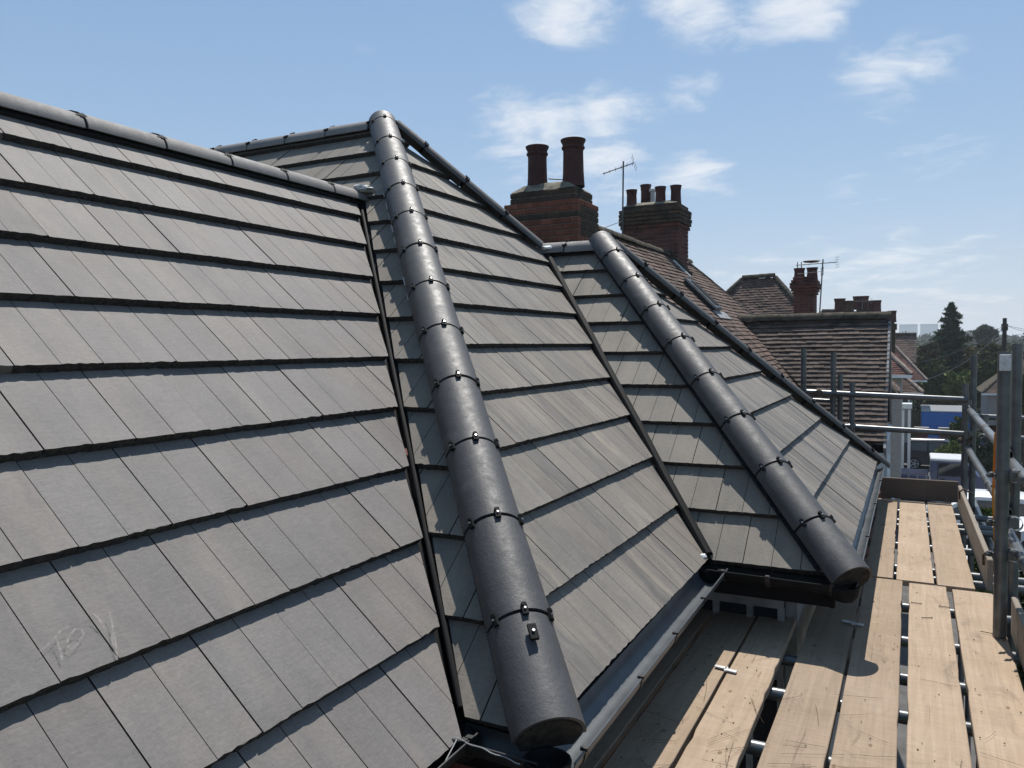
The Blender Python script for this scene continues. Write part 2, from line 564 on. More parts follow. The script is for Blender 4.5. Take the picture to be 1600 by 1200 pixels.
# ------------------------------------------------------------------ the ground and the street
rng = random.Random(4)
g_ = MB()
g_.verts([(-4000, -400, 0), (4000, -400, 0), (4000, 7000, 0), (-4000, 7000, 0)])
g_.face(0, 1, 2, 3)
props(g_.obj('ground', MAT['grass']), kind='structure')
g_ = MB().box(-1.0, 9.0, -10, 66, -0.2, 0.03)
props(g_.obj('forecourt', MAT['paving']), kind='structure')
g_ = MB().box(9.0, 11.0, -40, 300, -0.2, 0.12)
props(g_.obj('pavement', MAT['paving']), kind='structure')
g_ = MB().box(11.0, 18.0, -40, 900, -0.2, 0.004)
props(g_.obj('road', MAT['asphalt']), kind='structure')

MAT['gap_dark_ground'] = simple('gap_dark_ground', (0.028, 0.023, 0.018), 0.95, 0.05, var=.5, scale=5, bmp=.6, bscale=25)
props(MB().box(-1.6, 2.4, -4, 12.5, 0.031, 0.08).obj('gap_darkening_bed', MAT['gap_dark_ground']), kind='structure')  # dark ground slab added so the gaps between the deck boards look black

# ------------------------------------------------------------------ the re-roofed house
Mt = 1.166
EZ = H - 1.166                                            # eaves level
t0, tA, sA, tB, sB = 1.009, 1.0375, 0.9335, 0.9796, 0.943
R0 = Vector((-3.0388 * Mt, 0, H + 0.9439 * Mt))           # main ridge
AX = Vector((-3.3389 * Mt, 4.6134 * Mt, H + 1.5788 * Mt)) # apex of the near hipped projection
BX = Vector((-2.0587 * Mt, 5.57 * Mt, H + 0.7583 * Mt))   # apex of the far hipped projection
xA = AX.x + (AX.z - EZ) / tA
yA0 = AX.y - (AX.z - EZ) / sA
x0 = R0.x + (R0.z - EZ) / t0
xB = BX.x + (BX.z - EZ) / tB
yB0 = BX.y - (BX.z - EZ) / sB
yB1 = BX.y + (BX.z - EZ) / sB
yR0 = AX.y - (AX.z - R0.z) / sA                           # where the main ridge dies into A
bst = Vector((AX.x + (AX.z - BX.z) / tA, BX.y, BX.z))     # where ridge B leaves slope A

house = thing('house', (-4.5, 4, 0), 'house with newly laid grey concrete tile roof, two hipped projections in the foreground', 'house')
GAUGE, TW, TH = 0.332, 0.295, 0.036


def clip_convex(poly, clip):
    out = poly
    n = len(clip)
    for i in range(n):
        a, b = clip[i], clip[(i + 1) % n]
        ex, ey = b[0] - a[0], b[1] - a[1]
        inp, out = out, []
        if not inp:
            return []
        for k in range(len(inp)):
            p, q = inp[k], inp[(k + 1) % len(inp)]
            sp = ex * (p[1] - a[1]) - ey * (p[0] - a[0])
            sq = ex * (q[1] - a[1]) - ey * (q[0] - a[0])
            if sp >= 0:
                out.append(p)
            if (sp >= 0) != (sq >= 0):
                t = sp / (sp - sq)
                out.append((p[0] + (q[0] - p[0]) * t, p[1] + (q[1] - p[1]) * t))
    return out


def area(p):
    return 0.5 * sum(p[i][0] * p[(i + 1) % len(p)][1] - p[(i + 1) % len(p)][0] * p[i][1] for i in range(len(p)))


def tile_polys(seed):
    """two half slabs with chipped lower edges and the strip between them, tile-local (0..TW, 0..L)"""
    r = random.Random(seed)
    L = GAUGE + 0.07
    res = []
    gap = 0.0026
    for (a, b) in ((0.0021, TW / 2 - gap / 2), (TW / 2 + gap / 2, TW - 0.0021)):
        n = 7
        edge = []
        for i in range(n + 1):
            chip = r.uniform(0, 0.0045) if r.random() < 0.28 else 0
            edge.append((a + (b - a) * i / n, r.uniform(-0.0012, 0.0012) + chip))
        res.append((edge + [(b, L), (a, L)], 0.0))
    res.append(([(TW / 2 - 0.008, 0.001), (TW / 2 + 0.008, 0.001), (TW / 2 + 0.008, L), (TW / 2 - 0.008, L)], -0.012))
    res.append(([(TW - 0.006, 0.0015), (TW + 0.014, 0.0015), (TW + 0.014, L), (TW - 0.006, L)], -0.015))
    return res


def add_slab(mb, poly, drop, jit):
    """tile slab: top falls from the raised butt to the head"""
    def top(v):
        return -TH * v / GAUGE - drop * -1
    n = len(poly)
    tv = []
    bv = []
    for (u, v) in poly:
        h = top(v)
        j = jit.uniform(-0.0016, 0.0) if v < 0.006 else 0.0
        tv.append((u, v + (jit.uniform(0, .001) if v < .006 else 0), h + j))
        bv.append((u, v, h - TH))
    b = mb.verts(tv + bv)
    mb.face(*[b + i for i in range(n)])
    mb.face(*[b + n + i for i in reversed(range(n))])
    for i in range(n):
        j = (i + 1) % n
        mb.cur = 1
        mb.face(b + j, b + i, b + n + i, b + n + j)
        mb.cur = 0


VARIANTS = [tile_polys(s) for s in range(8)]
FULL = {}


def in_view(p, margin=60):
    d = p - CAM
    z = d.dot(FW)
    if z < 0.2:
        return False
    x = 800 + FPX * d.dot(RT) / z
    y = 600 - FPX * d.dot(UP) / z
    return -margin < x < 1600 + margin and -margin < y < 1200 + margin


def lay_tiles(slope, O, U, V, clips, mat, v_start, v_end, u_start, u_end, step=0.22, seed=1, phase=0.0):
    N = U.cross(V)
    r = random.Random(seed)
    rest = MB()
    k = 0
    v = v_start
    while v < v_end:
        u = u_start + ((k * step + phase) % 1.0) * TW - TW
        while u < u_end:
            var = r.randrange(8)
            pieces = []
            whole = True
            for poly, drop in VARIANTS[var]:
                shifted = [(a + u, b + v) for a, b in poly]
                got = []
                for c in clips:
                    q = clip_convex(shifted, c)
                    if len(q) >= 3 and area(q) > 2e-5:
                        got.append(q)
                if len(got) != 1 or len(got[0]) != len(shifted) or abs(area(got[0]) - area(shifted)) > 1e-6:
                    whole = False
                pieces += [([(a - u, b - v) for a, b in q], drop) for q in got]
            if pieces:
                tot = sum(area(q) for q, d in pieces)
                lift = r.uniform(-0.0015, 0.0025)
                tw = math.radians(r.uniform(-0.22, 0.22))
                mat4 = Matrix((U, V, N)).transposed().to_4x4()
                mat4.translation = O + U * u + V * v + N * lift
                mat4 = mat4 @ Matrix.Rotation(tw, 4, 'Y') @ Matrix.Rotation(math.radians(r.uniform(-.06, .06)), 4, 'Z')
                cen = mat4 @ Vector((TW / 2, GAUGE / 2, 0))
                if in_view(cen) and tot > 0.0016:
                    if whole:
                        key = (var, mat.name)
                        if key not in FULL:
                            mb = MB()
                            jj = random.Random(var)
                            for q, d in pieces:
                                add_slab(mb, q, d, jj)
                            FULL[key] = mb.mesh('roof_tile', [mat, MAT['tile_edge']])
                        me = FULL[key]
                    else:
                        mb = MB()
                        for q, d in pieces:
                            add_slab(mb, q, d, r)
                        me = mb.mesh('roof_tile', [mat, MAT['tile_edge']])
                    o = link(bpy.data.objects.new('roof_tile', me))
                    child(o, slope)
                    o.matrix_basis = mat4
                else:
                    mb = MB()
                    for q, d in pieces:
                        add_slab(mb, q, d, r)
                    b = rest.verts([mat4 @ Vector(p) for p in mb.v])
                    for f in mb.f:
                        rest.face(*[b + i for i in f])
            u += TW
        v += GAUGE
        k += 1
    if rest.v:
        props(rest.obj('roof_tile', mat, slope), kind='stuff')


def slope_part(poly3, N, name='roof_slope'):
    mb = MB()
    mb.prism([Vector(p) - N * 0.078 for p in poly3], -N * 0.03)
    return mb.obj(name, MAT['underlay'], house)


def frame_of(t, face):
    c = 1 / math.sqrt(1 + t * t)
    s = t * c
    if face == 'x':
        return Vector((0, 1, 0)), Vector((-c, 0, s)), c
    return Vector((1, 0, 0)), Vector((0, c, s)), c


VC = 0.032   # valley cut-back
# main slope towards the street
U, V, c0 = frame_of(t0, 'x')
N0 = U.cross(V)
vr = (R0.z - EZ) * math.sqrt(1 + 1 / t0 ** 2)
sl = slope_part([(x0, -2, EZ), (x0, yA0, EZ), (R0.x, yR0, R0.z), (R0.x, -2, R0.z)], N0)
lay_tiles(sl, Vector((x0, 0, EZ)), U, V, [[(-2, -0.2), (yA0 - VC - .2 * (yR0 - yA0) / vr, -0.2), (yR0 - VC, vr - 0.012), (-2, vr - 0.012)]],
          MAT['tile_main'], -0.075, vr, -2, yR0 + 0.3, 0.22, 3, 0.55)
# back of the main roof
Nb = Vector((-c0 * t0, 0, c0))
slope_part([(2 * R0.x - x0, -2, EZ), (R0.x, -2, R0.z), (R0.x, yR0, R0.z), (2 * R0.x - x0, yR0, EZ)], Nb)
# near projection: slope facing the camera
U, V, cA = frame_of(sA, 'y')
NAy = U.cross(V)
k_ = math.sqrt(1 + 1 / sA ** 2)
va = (AX.z - EZ) * k_
vp = (R0.z - EZ) * k_
sl = slope_part([(x0, yA0, EZ), (xA, yA0, EZ), AX, (R0.x, yR0, R0.z)], NAy)
lay_tiles(sl, Vector((0, yA0, EZ)), U, V,
          [[(x0 + VC - .005, -0.03), (xA - .03, -0.03), (AX.x, va), (R0.x + VC, vp)],
           [(-8.5, vp - .2), (R0.x + VC - .02, vp - .06), (R0.x + VC, vp), (AX.x, va), (-8.5, va)]],
          MAT['tile_side'], -0.03, va, -8.5, xA, 0.31, 5, 0.7)
slope_part([(R0.x, yR0, R0.z), AX, (-8.5, AX.y, AX.z), (-8.5, yR0, R0.z)], NAy)
# near projection: slope facing the street
U, V, c_ = frame_of(tA, 'x')
NAx = U.cross(V)
kx = math.sqrt(1 + 1 / tA ** 2)
vax = (AX.z - EZ) * kx
vbx = (BX.z - EZ) * kx
sl = slope_part([(xA, yA0, EZ), (xA, yB0, EZ), bst, AX], NAx)
lay_tiles(sl, Vector((xA, 0, EZ)), U, V, [[(yA0 + .03, -0.03), (yB0 - VC, -0.03), (bst.y - VC, vbx), (bst.y - 0.02, vbx + 0.03), (AX.y, vax)]],
          MAT['tile_front'], -0.012, vax, yA0, bst.y + .2, 0.27, 8, 0.2)
slope_part([AX, (bst.x, AX.y + (AX.z - BX.z) / sA, BX.z), (xA, AX.y + (AX.z - EZ) / sA, EZ), (-8.5, AX.y + (AX.z - EZ) / sA, EZ), (-8.5, AX.y, AX.z)], Vector((0, NAy.y * -1, NAy.z)))
# far projection: slope facing the camera
U, V, c_ = frame_of(sB, 'y')
NBy = U.cross(V)
kb = math.sqrt(1 + 1 / sB ** 2)
vb = (BX.z - EZ) * kb
sl = slope_part([(xA, yB0, EZ), (xB, yB0, EZ), BX, bst], NBy)
lay_tiles(sl, Vector((0, yB0, EZ)), U, V, [[(xA + VC, -0.03), (xB - .03, -0.03), (BX.x, vb), (bst.x + VC, vb)]],
          MAT['tile_side'], -0.02, vb, xA - 2.2, xB, 0.33, 11, 0.1)
# far projection: slope facing the street
U, V, c_ = frame_of(tB, 'x')
NBx = U.cross(V)
kbx = math.sqrt(1 + 1 / tB ** 2)
vbb = (BX.z - EZ) * kbx
sl = slope_part([(xB, yB0, EZ), (xB, yB1, EZ), BX], NBx)
lay_tiles(sl, Vector((xB, 0, EZ)), U, V, [[(yB0 + .03, -0.03), (yB1 - .03, -0.03), (BX.y, vbb)]],
          MAT['tile_front'], -0.012, vbb, yB0, yB1, 0.27, 13, 0.4)
slope_part([(xB, yB1, EZ), (-3.5, yB1, EZ), (-3.5, BX.y, BX.z), BX], Vector((0, -NBy.y, NBy.z)))


# ---- ridge and hip tiles
def arc_shell(mb, L0, L1, R, thick, half, n=18, taper=0.0):
    """half-round shell along local Y, axis at origin, crown to +Z"""
    ang = [-half + 2 * half * i / n for i in range(n + 1)]
    rows = []
    for (L, e) in ((L0, 0), (L1, taper)):
        o = [((R + e) * math.sin(a), L, (R + e) * math.cos(a)) for a in ang]
        i_ = [((R + e - thick) * math.sin(a), L, (R + e - thick) * math.cos(a)) for a in ang]
        rows.append((mb.verts(o), mb.verts(i_)))
    (a0, b0), (a1, b1) = rows
    for i in range(n):
        mb.face(a0 + i, a0 + i + 1, a1 + i + 1, a1 + i)
        mb.face(b0 + i + 1, b0 + i, b1 + i, b1 + i + 1)
        mb.face(a0 + i + 1, a0 + i, b0 + i, b0 + i + 1)
        mb.face(a1 + i, a1 + i + 1, b1 + i + 1, b1 + i)
    mb.face(a0, a1, b1, b0)
    mb.face(a1 + n, a0 + n, b0 + n, b1 + n)


def clip_mesh(R, L, angles, big=1.0, jag=False):
    """seal ring and screwed clips over a joint at local y = L (one mesh, black plastic and steel)"""
    mb = MB()
    arc_shell(mb, L - 0.012, L + 0.012, R - 0.004, 0.016, math.radians(84), 18)
    for a in angles:
        if jag:                                        # torn patch of black tape instead of a screwed clip
            q = random.Random(a)
            for i in range(3):
                a2 = math.radians(a + q.uniform(-5, 5))
                n = Vector((math.sin(a2), 0, math.cos(a2)))
                t = Vector((math.cos(a2), 0, -math.sin(a2)))
                mb.obox(n * (R + 0.001) + Vector((0, L + q.uniform(-.02, .02), 0)), t * q.uniform(.006, .014), Vector((0, q.uniform(.012, .03), q.uniform(-.004, .004))), n * 0.003)
            continue
        a = math.radians(a)
        n = Vector((math.sin(a), 0, math.cos(a)))
        t = Vector((math.cos(a), 0, -math.sin(a)))
        mb.obox(n * (R + 0.006) + Vector((0, L, 0)), t * 0.013 * big, Vector((0, 0.026 * big, 0)), n * 0.006)
        mb.obox(n * (R + 0.010) + Vector((0, L - 0.022 * big, 0)), t * 0.010 * big, Vector((0, 0.006, 0)), n * 0.006)
        mb.cur = 1
        c = n * (R + 0.012) + Vector((0, L, 0))
        mb.tube([c, c + n * 0.006], 0.0055 * big, 8)
        mb.cur = 0
    return mb


def run_of_tiles(A, B, R, name, mat, first=0.0, pitch=0.44, half=86, angles=(0, -52, 52), up=None, lift=0.0, overhang=0.0, big=0.78, jag=False):
    """half-round tiles from the high end A to the low end B, joints lapped with clips"""
    A, B = Vector(A), Vector(B)
    d = (B - A).normalized()
    side = d.cross(Vector((0, 0, 1))).normalized()
    upv = side.cross(d).normalized()
    L = (B - A).length + overhang
    base = Matrix((side, d, upv)).transposed().to_4x4()
    tile = MB()
    arc_shell(tile, 0.0065, pitch - 0.0065, R, 0.012, math.radians(half), 18, 0.003)
    tme = tile.mesh(name, mat, True)
    cme = clip_mesh(R, 0.0, angles, big, jag).mesh('joint_clip', [MAT['matte_black'], MAT['steel']])
    s = first - pitch if first > 0 else 0.0
    r = random.Random(int(L * 1000))
    while s < L - 0.03:
        a, b = max(s, 0.0), min(s + pitch, L)
        if abs((b - a) - pitch) < 1e-4:
            me = tme
        else:
            t2 = MB()
            arc_shell(t2, 0.0065, b - a - 0.0065, R, 0.012, math.radians(half), 18, 0.003)
            me = t2.mesh(name, mat, True)
        o = link(bpy.data.objects.new(name, me))
        child(o, house)
        mm = base.copy()
        mm.translation = A + d * a + upv * (lift + r.uniform(-0.002, 0.002))
        o.matrix_basis = mm @ Matrix.Rotation(math.radians(r.uniform(-1.2, 1.2)), 4, 'Y') @ Matrix.Rotation(math.radians(r.uniform(-.35, .35)), 4, 'Z')
        if s > 0.02:
            cl = link(bpy.data.objects.new('joint_clip', cme))
            cl.parent = o
        s += pitch
    return base


hipAf = Vector((xA, yA0, EZ))
hipBf = Vector((xB, yB0, EZ))
hipBr = Vector((xB, yB1, EZ))
HR = 0.116
run_of_tiles(AX + Vector((-.05, .05, .02)), hipAf, HR, 'hip_tile', MAT['hip'], first=0.16, overhang=0.05, lift=0.0)
run_of_tiles(AX + Vector((.06, .06, 0)), Vector((bst.x, AX.y + (AX.z - BX.z) / sA, BX.z)), 0.080, 'hip_tile', MAT['ridge_dark'], first=0.30, overhang=0.0, lift=-0.025)
run_of_tiles(BX + Vector((-.05, .05, .02)), hipBf, HR, 'hip_tile', MAT['hip'], first=0.36, overhang=0.08, lift=0.0, angles=(0, -46, 52))
run_of_tiles(BX + Vector((.06, .06, 0)), hipBr, 0.080, 'hip_tile', MAT['ridge_dark'], first=0.34, overhang=0.12, lift=-0.025)
# ridges: main (runs from behind the camera to A), A (runs away to the left), B (short)
run_of_tiles((R0.x, yR0 + .05, R0.z), (R0.x, -2, R0.z), 0.088, 'ridge_tile', MAT['ridge'], first=0.42, pitch=0.445, lift=-0.062, angles=(-4, -17, -29, -42), big=1.15, jag=True)
run_of_tiles((AX.x - .03, AX.y, AX.z), (-8.5, AX.y, AX.z), 0.105, 'ridge_tile', MAT['ridge'], first=0.5, pitch=0.445, lift=-0.065)
run_of_tiles((BX.x - .03, BX.y, BX.z), (bst.x - 0.03, bst.y, bst.z), 0.105, 'ridge_tile', MAT['ridge'], first=0.30, pitch=0.445, lift=-0.065)

for (P, A_, oh) in ((hipAf, AX, .05), (hipBf, BX, .08)):
    dd = (P - A_).normalized()
    sd_ = dd.cross(Vector((0, 0, 1))).normalized()
    up_ = sd_.cross(dd)
    e = P + dd * (oh - .035)
    arc = [e + (sd_ * math.sin(t) + up_ * math.cos(t)) * (HR - .0125) for t in [math.radians(-90 + 180 * i / 14) for i in range(15)]]
    arc += [e + sd_ * (HR - .03) - up_ * .045, e - sd_ * (HR - .03) - up_ * .045]
    MB().prism(arc, dd * .031).obj('hip_end_bedding', MAT['bedding'], house)

# extra fixing clip on the lowest tile of the near hip
dA = (hipAf - AX).normalized()
sideA = dA.cross(Vector((0, 0, 1))).normalized()
upA = sideA.cross(dA)
mb = MB()
cc = hipAf - dA * 0.245 + upA * (HR + 0.018)
mb.obox(cc, sideA * 0.014, dA * 0.028, upA * 0.006)
mb.cur = 1
mb.tube([cc + upA * .006, cc + upA * .012], 0.0055, 8)
mb.obj('fixing_clip', [MAT['matte_black'], MAT['steel']], house)


# ---- dry hip rolls: black pleated flaps that show on both sides of each hip tile run
def hip_roll(A, B, na, nb, w=0.185):
    A, B = Vector(A), Vector(B)
    d = (B - A).normalized()
    for n in (na, nb):
        acr = n.cross(d).normalized()
        other = nb if n is na else na
        if acr.dot(other) > 0:
            acr = -acr
        mb = MB()
        L = (B - A).length
        mid = (A + B) / 2 + n * 0.006
        mb.obox(mid + acr * (w / 2 - 0.012), d * (L / 2 - 0.05), acr * (w / 2 - .012), n * 0.0025)
        k = int(L / 0.016)
        for i in range(k):
            p = A + d * (0.06 + (L - 0.1) * i / k) + n * 0.011 + acr * (w - 0.045)
            mb.obox(p, d * 0.0042, acr * 0.024, n * 0.0035)
        mb.obj('hip_roll', MAT['black_plastic'], house)


hip_roll(AX, hipAf, NAy, NAx, .135)
hip_roll(BX, hipBf, NBy, NBx, .135)
# silvery foil edge showing along the upper near hip
acr = NAy.cross(dA).normalized()
if acr.dot(NAx) > 0:
    acr = -acr
mb = MB()
rr = random.Random(2)
for i in range(9):
    s = 1.3 + i * 0.17
    if rr.random() < 0.25:
        continue
    p = AX + dA * s + NAy * 0.014 + acr * (0.122 + rr.uniform(-.004, .004))
    mb.obox(p, dA * rr.uniform(.03, .06), acr * rr.uniform(.0015, .0035), NAy * 0.002)
mb.obj('foil_edge', MAT['lead'], house)


# ---- valley troughs with raised black ribs
def valley(A, B, na, nb, rib=0.020, off=0.0):
    A, B = Vector(A), Vector(B)
    d = (B - A).normalized()
    mb = MB()
    L = (B - A).length
    for n in (na, nb):
        acr = n.cross(d).normalized()
        if acr.z < 0:
            acr = -acr
        mb.obox((A + B) / 2 - n * 0.042 + acr * 0.07, d * (L / 2), acr * 0.075, n * 0.003)
    o = mb.obj('valley_trough', MAT['matte_black'], house)
    upv = (na + nb).normalized()
    m2 = MB()
    pts = [A + d * (L * i / 10) + upv * (off + 0.004 * math.sin(i * 2.1)) for i in range(11)]
    m2.tube(pts, rib, 10)
    m2.obj('valley_rib', MAT['matte_black'], o)


valley((R0.x, yR0, R0.z), (x0, yA0, EZ), N0, NAy, 0.011, -.012)
valley(bst, (xA, yB0, EZ), NAx, NBy, 0.029, .004)


# crumpled lead saddles at the valley heads and the white sealing tape at a valley foot
def crumple(c, r, mat, seed, name, flat=0.45):
    rr = random.Random(seed)
    mb = MB()
    n = 10
    rings = []
    for i in range(1, 6):
        z = -1 + 2 * i / 6
        ring = []
        for k in range(n):
            a = 2 * math.pi * k / n
            q = math.sqrt(1 - z * z) * rr.uniform(0.7, 1.2)
            ring.append((c[0] + r * q * math.cos(a), c[1] + r * q * math.sin(a), c[2] + r * z * flat * rr.uniform(.7, 1.2)))
        rings.append(mb.verts(ring))
    for a, b in zip(rings, rings[1:]):
        for k in range(n):
            j = (k + 1) % n
            mb.face(a + k, a + j, b + j, b + k)
    mb.face(*[rings[0] + k for k in reversed(range(n))])
    mb.face(*[rings[-1] + k for k in range(n)])
    return mb.obj(name, mat, house)


crumple((R0.x + .05, yR0 - .02, R0.z + .03), 0.075, MAT['lead'], 1, 'lead_saddle')
crumple((bst.x + .07, bst.y - .07, bst.z - .01), 0.06, MAT['white_upvc'], 2, 'lead_saddle')
crumple((xA - .02, yB0 - .05, EZ + .01), 0.022, MAT['white_upvc'], 3, 'sealing_tape', 0.8)


# ---- gutters
def gutter(A, B, out, mat, name='gutter', r=0.060, brackets=(), capend=True):
    """half-round channel from A to B, centre line at rim height"""
    A, B, out = Vector(A), Vector(B), Vector(out).normalized()
    d = (B - A).normalized()
    mb = MB()
    n = 14
    ang = [math.pi * i / n for i in range(n + 1)]
    up = Vector((0, 0, 1))

    def sect(P, rr_):
        return [P + out * (rr_ * math.cos(a)) - up * (rr_ * math.sin(a)) for a in ang]
    oa, ob = mb.verts(sect(A, r)), mb.verts(sect(B, r))
    ia, ib = mb.verts(sect(A, r - .004)), mb.verts(sect(B, r - .004))
    for i in range(n):
        mb.face(oa + i, oa + i + 1, ob + i + 1, ob + i)
        mb.face(ia + i + 1, ia + i, ib + i, ib + i + 1)
        mb.face(oa + i + 1, oa + i, ia + i, ia + i + 1)
        mb.face(ob + i, ob + i + 1, ib + i + 1, ib + i)
    mb.face(oa, ob, ib, ia)
    mb.face(ob + n, oa + n, ia + n, ib + n)
    # rolled front lip
    mb.tube([A + out * (r - .001) + up * .001, B + out * (r - .001) + up * .001], 0.0040, 8)
    o = mb.obj(name, mat, house, True)
    for s in brackets:
        P = A + (B - A) * s
        m2 = MB()
        sec = [P + out * ((r + .004) * math.cos(a)) - up * ((r + .004) * math.sin(a)) for a in ang]
        sec2 = [P + out * ((r + .0005) * math.cos(a)) - up * ((r + .0005) * math.sin(a)) for a in ang]
        w = d * 0.012
        q = [m2.verts([p - w for p in sec]), m2.verts([p + w for p in sec]), m2.verts([p - w for p in sec2]), m2.verts([p + w for p in sec2])]
        for i in range(n):
            m2.face(q[0] + i, q[0] + i + 1, q[1] + i + 1, q[1] + i)
            m2.face(q[0] + i + 1, q[0] + i, q[2] + i, q[2] + i + 1)
            m2.face(q[1] + i, q[1] + i + 1, q[3] + i + 1, q[3] + i)
        m2.obox(P + out * (r - .004) + up * 0.006, out * 0.012, w * .8, up * 0.005)
        m2.obj('gutter_bracket', MAT['black_plastic'], o)
    return o


GZ = EZ - 0.045
gutter((xA + .045, yA0 - 0.05, GZ - .025), (xA + .040, yB0 - .03, GZ - .005), (1, 0, 0), MAT['grey_gutter'], r=.074, brackets=(0.04, 0.30, 0.52, 0.75))
gutter((xB + .015, yB0 - .09, GZ), (xB + .015, yB1 + .05, GZ), (1, 0, 0), MAT['grey_gutter'], brackets=(0.02, 0.25, .5, .75))
gutter((xA + .02, yB0 - .055, GZ), (xB + .03, yB0 - .055, GZ - .01), (0, -1, 0), MAT['matte_black'], brackets=(0.12, 0.45, .9))
gutter((x0 + .02, yA0 - .065, GZ), (xA + .03, yA0 - .065, GZ - .01), (0, -1, 0), MAT['black_plastic'], brackets=(0.2,))
gutter((x0 + .035, -2, GZ), (x0 + .035, yA0 - .06, GZ), (1, 0, 0), MAT['black_plastic'], brackets=(0.3, .6, .9, .99))
# angle pieces where gutters turn
for (cx, cy, s) in ((xA + .045, yA0 - .085, 1), (xB + .015, yB0 - .075, 1), (xA + .02, yB0 - .06, 0.8), (x0 + .03, yA0 - .06, .8)):
    mb = MB()
    mb.lathe((cx, cy, GZ - .015), [(0.012, -0.078), (0.045, -.068), (0.066 * s, -0.04), (0.072 * s, -0.005), (0.072 * s, .006), (.064 * s, .006), (0.060 * s, -0.035), (0.03, -.062), (0.012, -.07)], 16)
    mb.obj('gutter_angle', MAT['matte_black'], house, True)


# ---- fascias, soffits, walls and the windows under the far projection
def part_box(name, mat, dims, parent=house):
    return MB().box(*dims).obj(name, mat, parent)


WI = 0.26   # wall set-back behind the eaves
part_box('fascia', MAT['soffit'], (xA - .06, xA - .035, yA0, yB0 + .1, EZ - .20, EZ - .055))
part_box('fascia', MAT['soffit'], (xB - .06, xB - .035, yB0, yB1, EZ - .20, EZ - .055))
part_box('fascia', MAT['soffit'], (xA - .034, xB - .062, yB0 + .01, yB0 + .035, EZ - .20, EZ - .055))
part_box('fascia', MAT['soffit'], (x0 - .034, xA - .062, yA0 + .01, yA0 + .035, EZ - .20, EZ - .055))
part_box('fascia', MAT['soffit'], (x0 - .06, x0 - .035, -2, yA0 + .009, EZ - .20, EZ - .055))
part_box('soffit', MAT['soffit'], (-6, xA - .062, yA0 + .037, yB0 + .3, EZ - .215, EZ - .19))
part_box('soffit', MAT['soffit'], (-4, xB - .062, yB0 + .304, yB1 - .04, EZ - .217, EZ - .19))
part_box('soffit', MAT['soffit'], (-4, x0 - .062, -2, yA0 + .033, EZ - .218, EZ - .192))
part_box('wall', MAT['brick_dark'], (-8, x0 - WI, -2.2, 9, 0, EZ - .22))
part_box('wall', MAT['brick_dark'], (-6, xA - WI, yA0 + WI, 9, 0, EZ - .222))
part_box('wall', MAT['grey_board'], (-4, xB - WI, yB0 + .34, yB1 - WI, 0, EZ - .224))
# window in the flank of the far projection
wy = yB0 + .335
win = MB().box(xA - WI + .06, xB - WI - .06, wy - .05, wy - .004, EZ - 1.5, EZ - .26).obj('window', MAT['glass'], house)
for (a, b, c, d) in ((0, 1, 0, .05), (0, 1, .95, 1), (0, .06, 0, 1), (.94, 1, 0, 1), (.30, .36, 0, 1), (.64, .70, 0, 1), (0, 1, .62, .68)):
    X0, X1 = xA - WI + .06, xB - WI - .06
    MB().box(X0 + (X1 - X0) * a, X0 + (X1 - X0) * b, wy - .085 - .004 * (b - a), wy - .051, EZ - 1.5 + 1.24 * c, EZ - 1.5 + 1.24 * d).obj('frame', MAT['grey_board'], win)
part_box('window_sill', MAT['white_upvc'], (xA - WI, xB - WI - .02, wy - .13, wy - .003, EZ - 1.56, EZ - 1.503))
# soft cable clipped along the near eaves
cable = MB()
pts = []
for i in range(15):
    s = i / 14
    pts.append(Vector((x0 + .05 + .23 * s, yA0 - .13 + .004 * math.sin(i * 1.3), GZ + .012 - .03 * s)))
cable.tube(pts, 0.0022, 6)
cable.tube([(x0 + .06, yA0 - .12, GZ + .01), (x0 + .09, yA0 - .28, GZ - .02), (x0 + .1, yA0 - .75, GZ - .03)], 0.0022, 6)
cable.obj('cable', MAT['grey_board'], house)


# ---- chalk scrawl on a tile of the main slope
def on_main(px, py, lift=0.004):
    d = ray(px, py)
    P0_ = Vector((x0, 0, EZ))
    s = (P0_ + N0 * lift - CAM).dot(N0) / d.dot(N0)
    return CAM + d * s


strokes = [[(62, 1018), (80, 1003), (95, 985), (108, 978)], [(88, 998), (93, 1012), (98, 1032)],
           [(128, 983), (117, 983), (107, 995), (104, 1007), (111, 1014), (122, 1006), (131, 990), (128, 983)],
           [(146, 958), (154, 966), (164, 982), (172, 990)], [(171, 956), (174, 968), (178, 990), (182, 1012), (183, 1030)], [(176, 985), (175, 1000), (182, 1028)]]
mb = MB()
for st in strokes:
    P = [on_main(x, y) for x, y in st]
    Q = []
    for a, b in zip(P, P[1:]):
        Q += [a + (b - a) * (i / 4) for i in range(4)]
    Q.append(P[-1])
    prev = None
    for i, p in enumerate(Q):
        d = (Q[min(i + 1, len(Q) - 1)] - Q[max(i - 1, 0)]).normalized()
        w = N0.cross(d).normalized() * 0.0026
        b = mb.verts([p - w, p + w])
        if prev is not None:
            mb.face(prev, prev + 1, b + 1, b)
        prev = b
mb.obj('chalk_scrawl', MAT['chalk'], house)

#@@PART2@@
# ------------------------------------------------------------------ plain clay-tiled roofs of the neighbours
def on_plane(px, py, P, N):
    d = ray(px, py)
    return CAM + d * ((Vector(P) - CAM).dot(N) / d.dot(N))


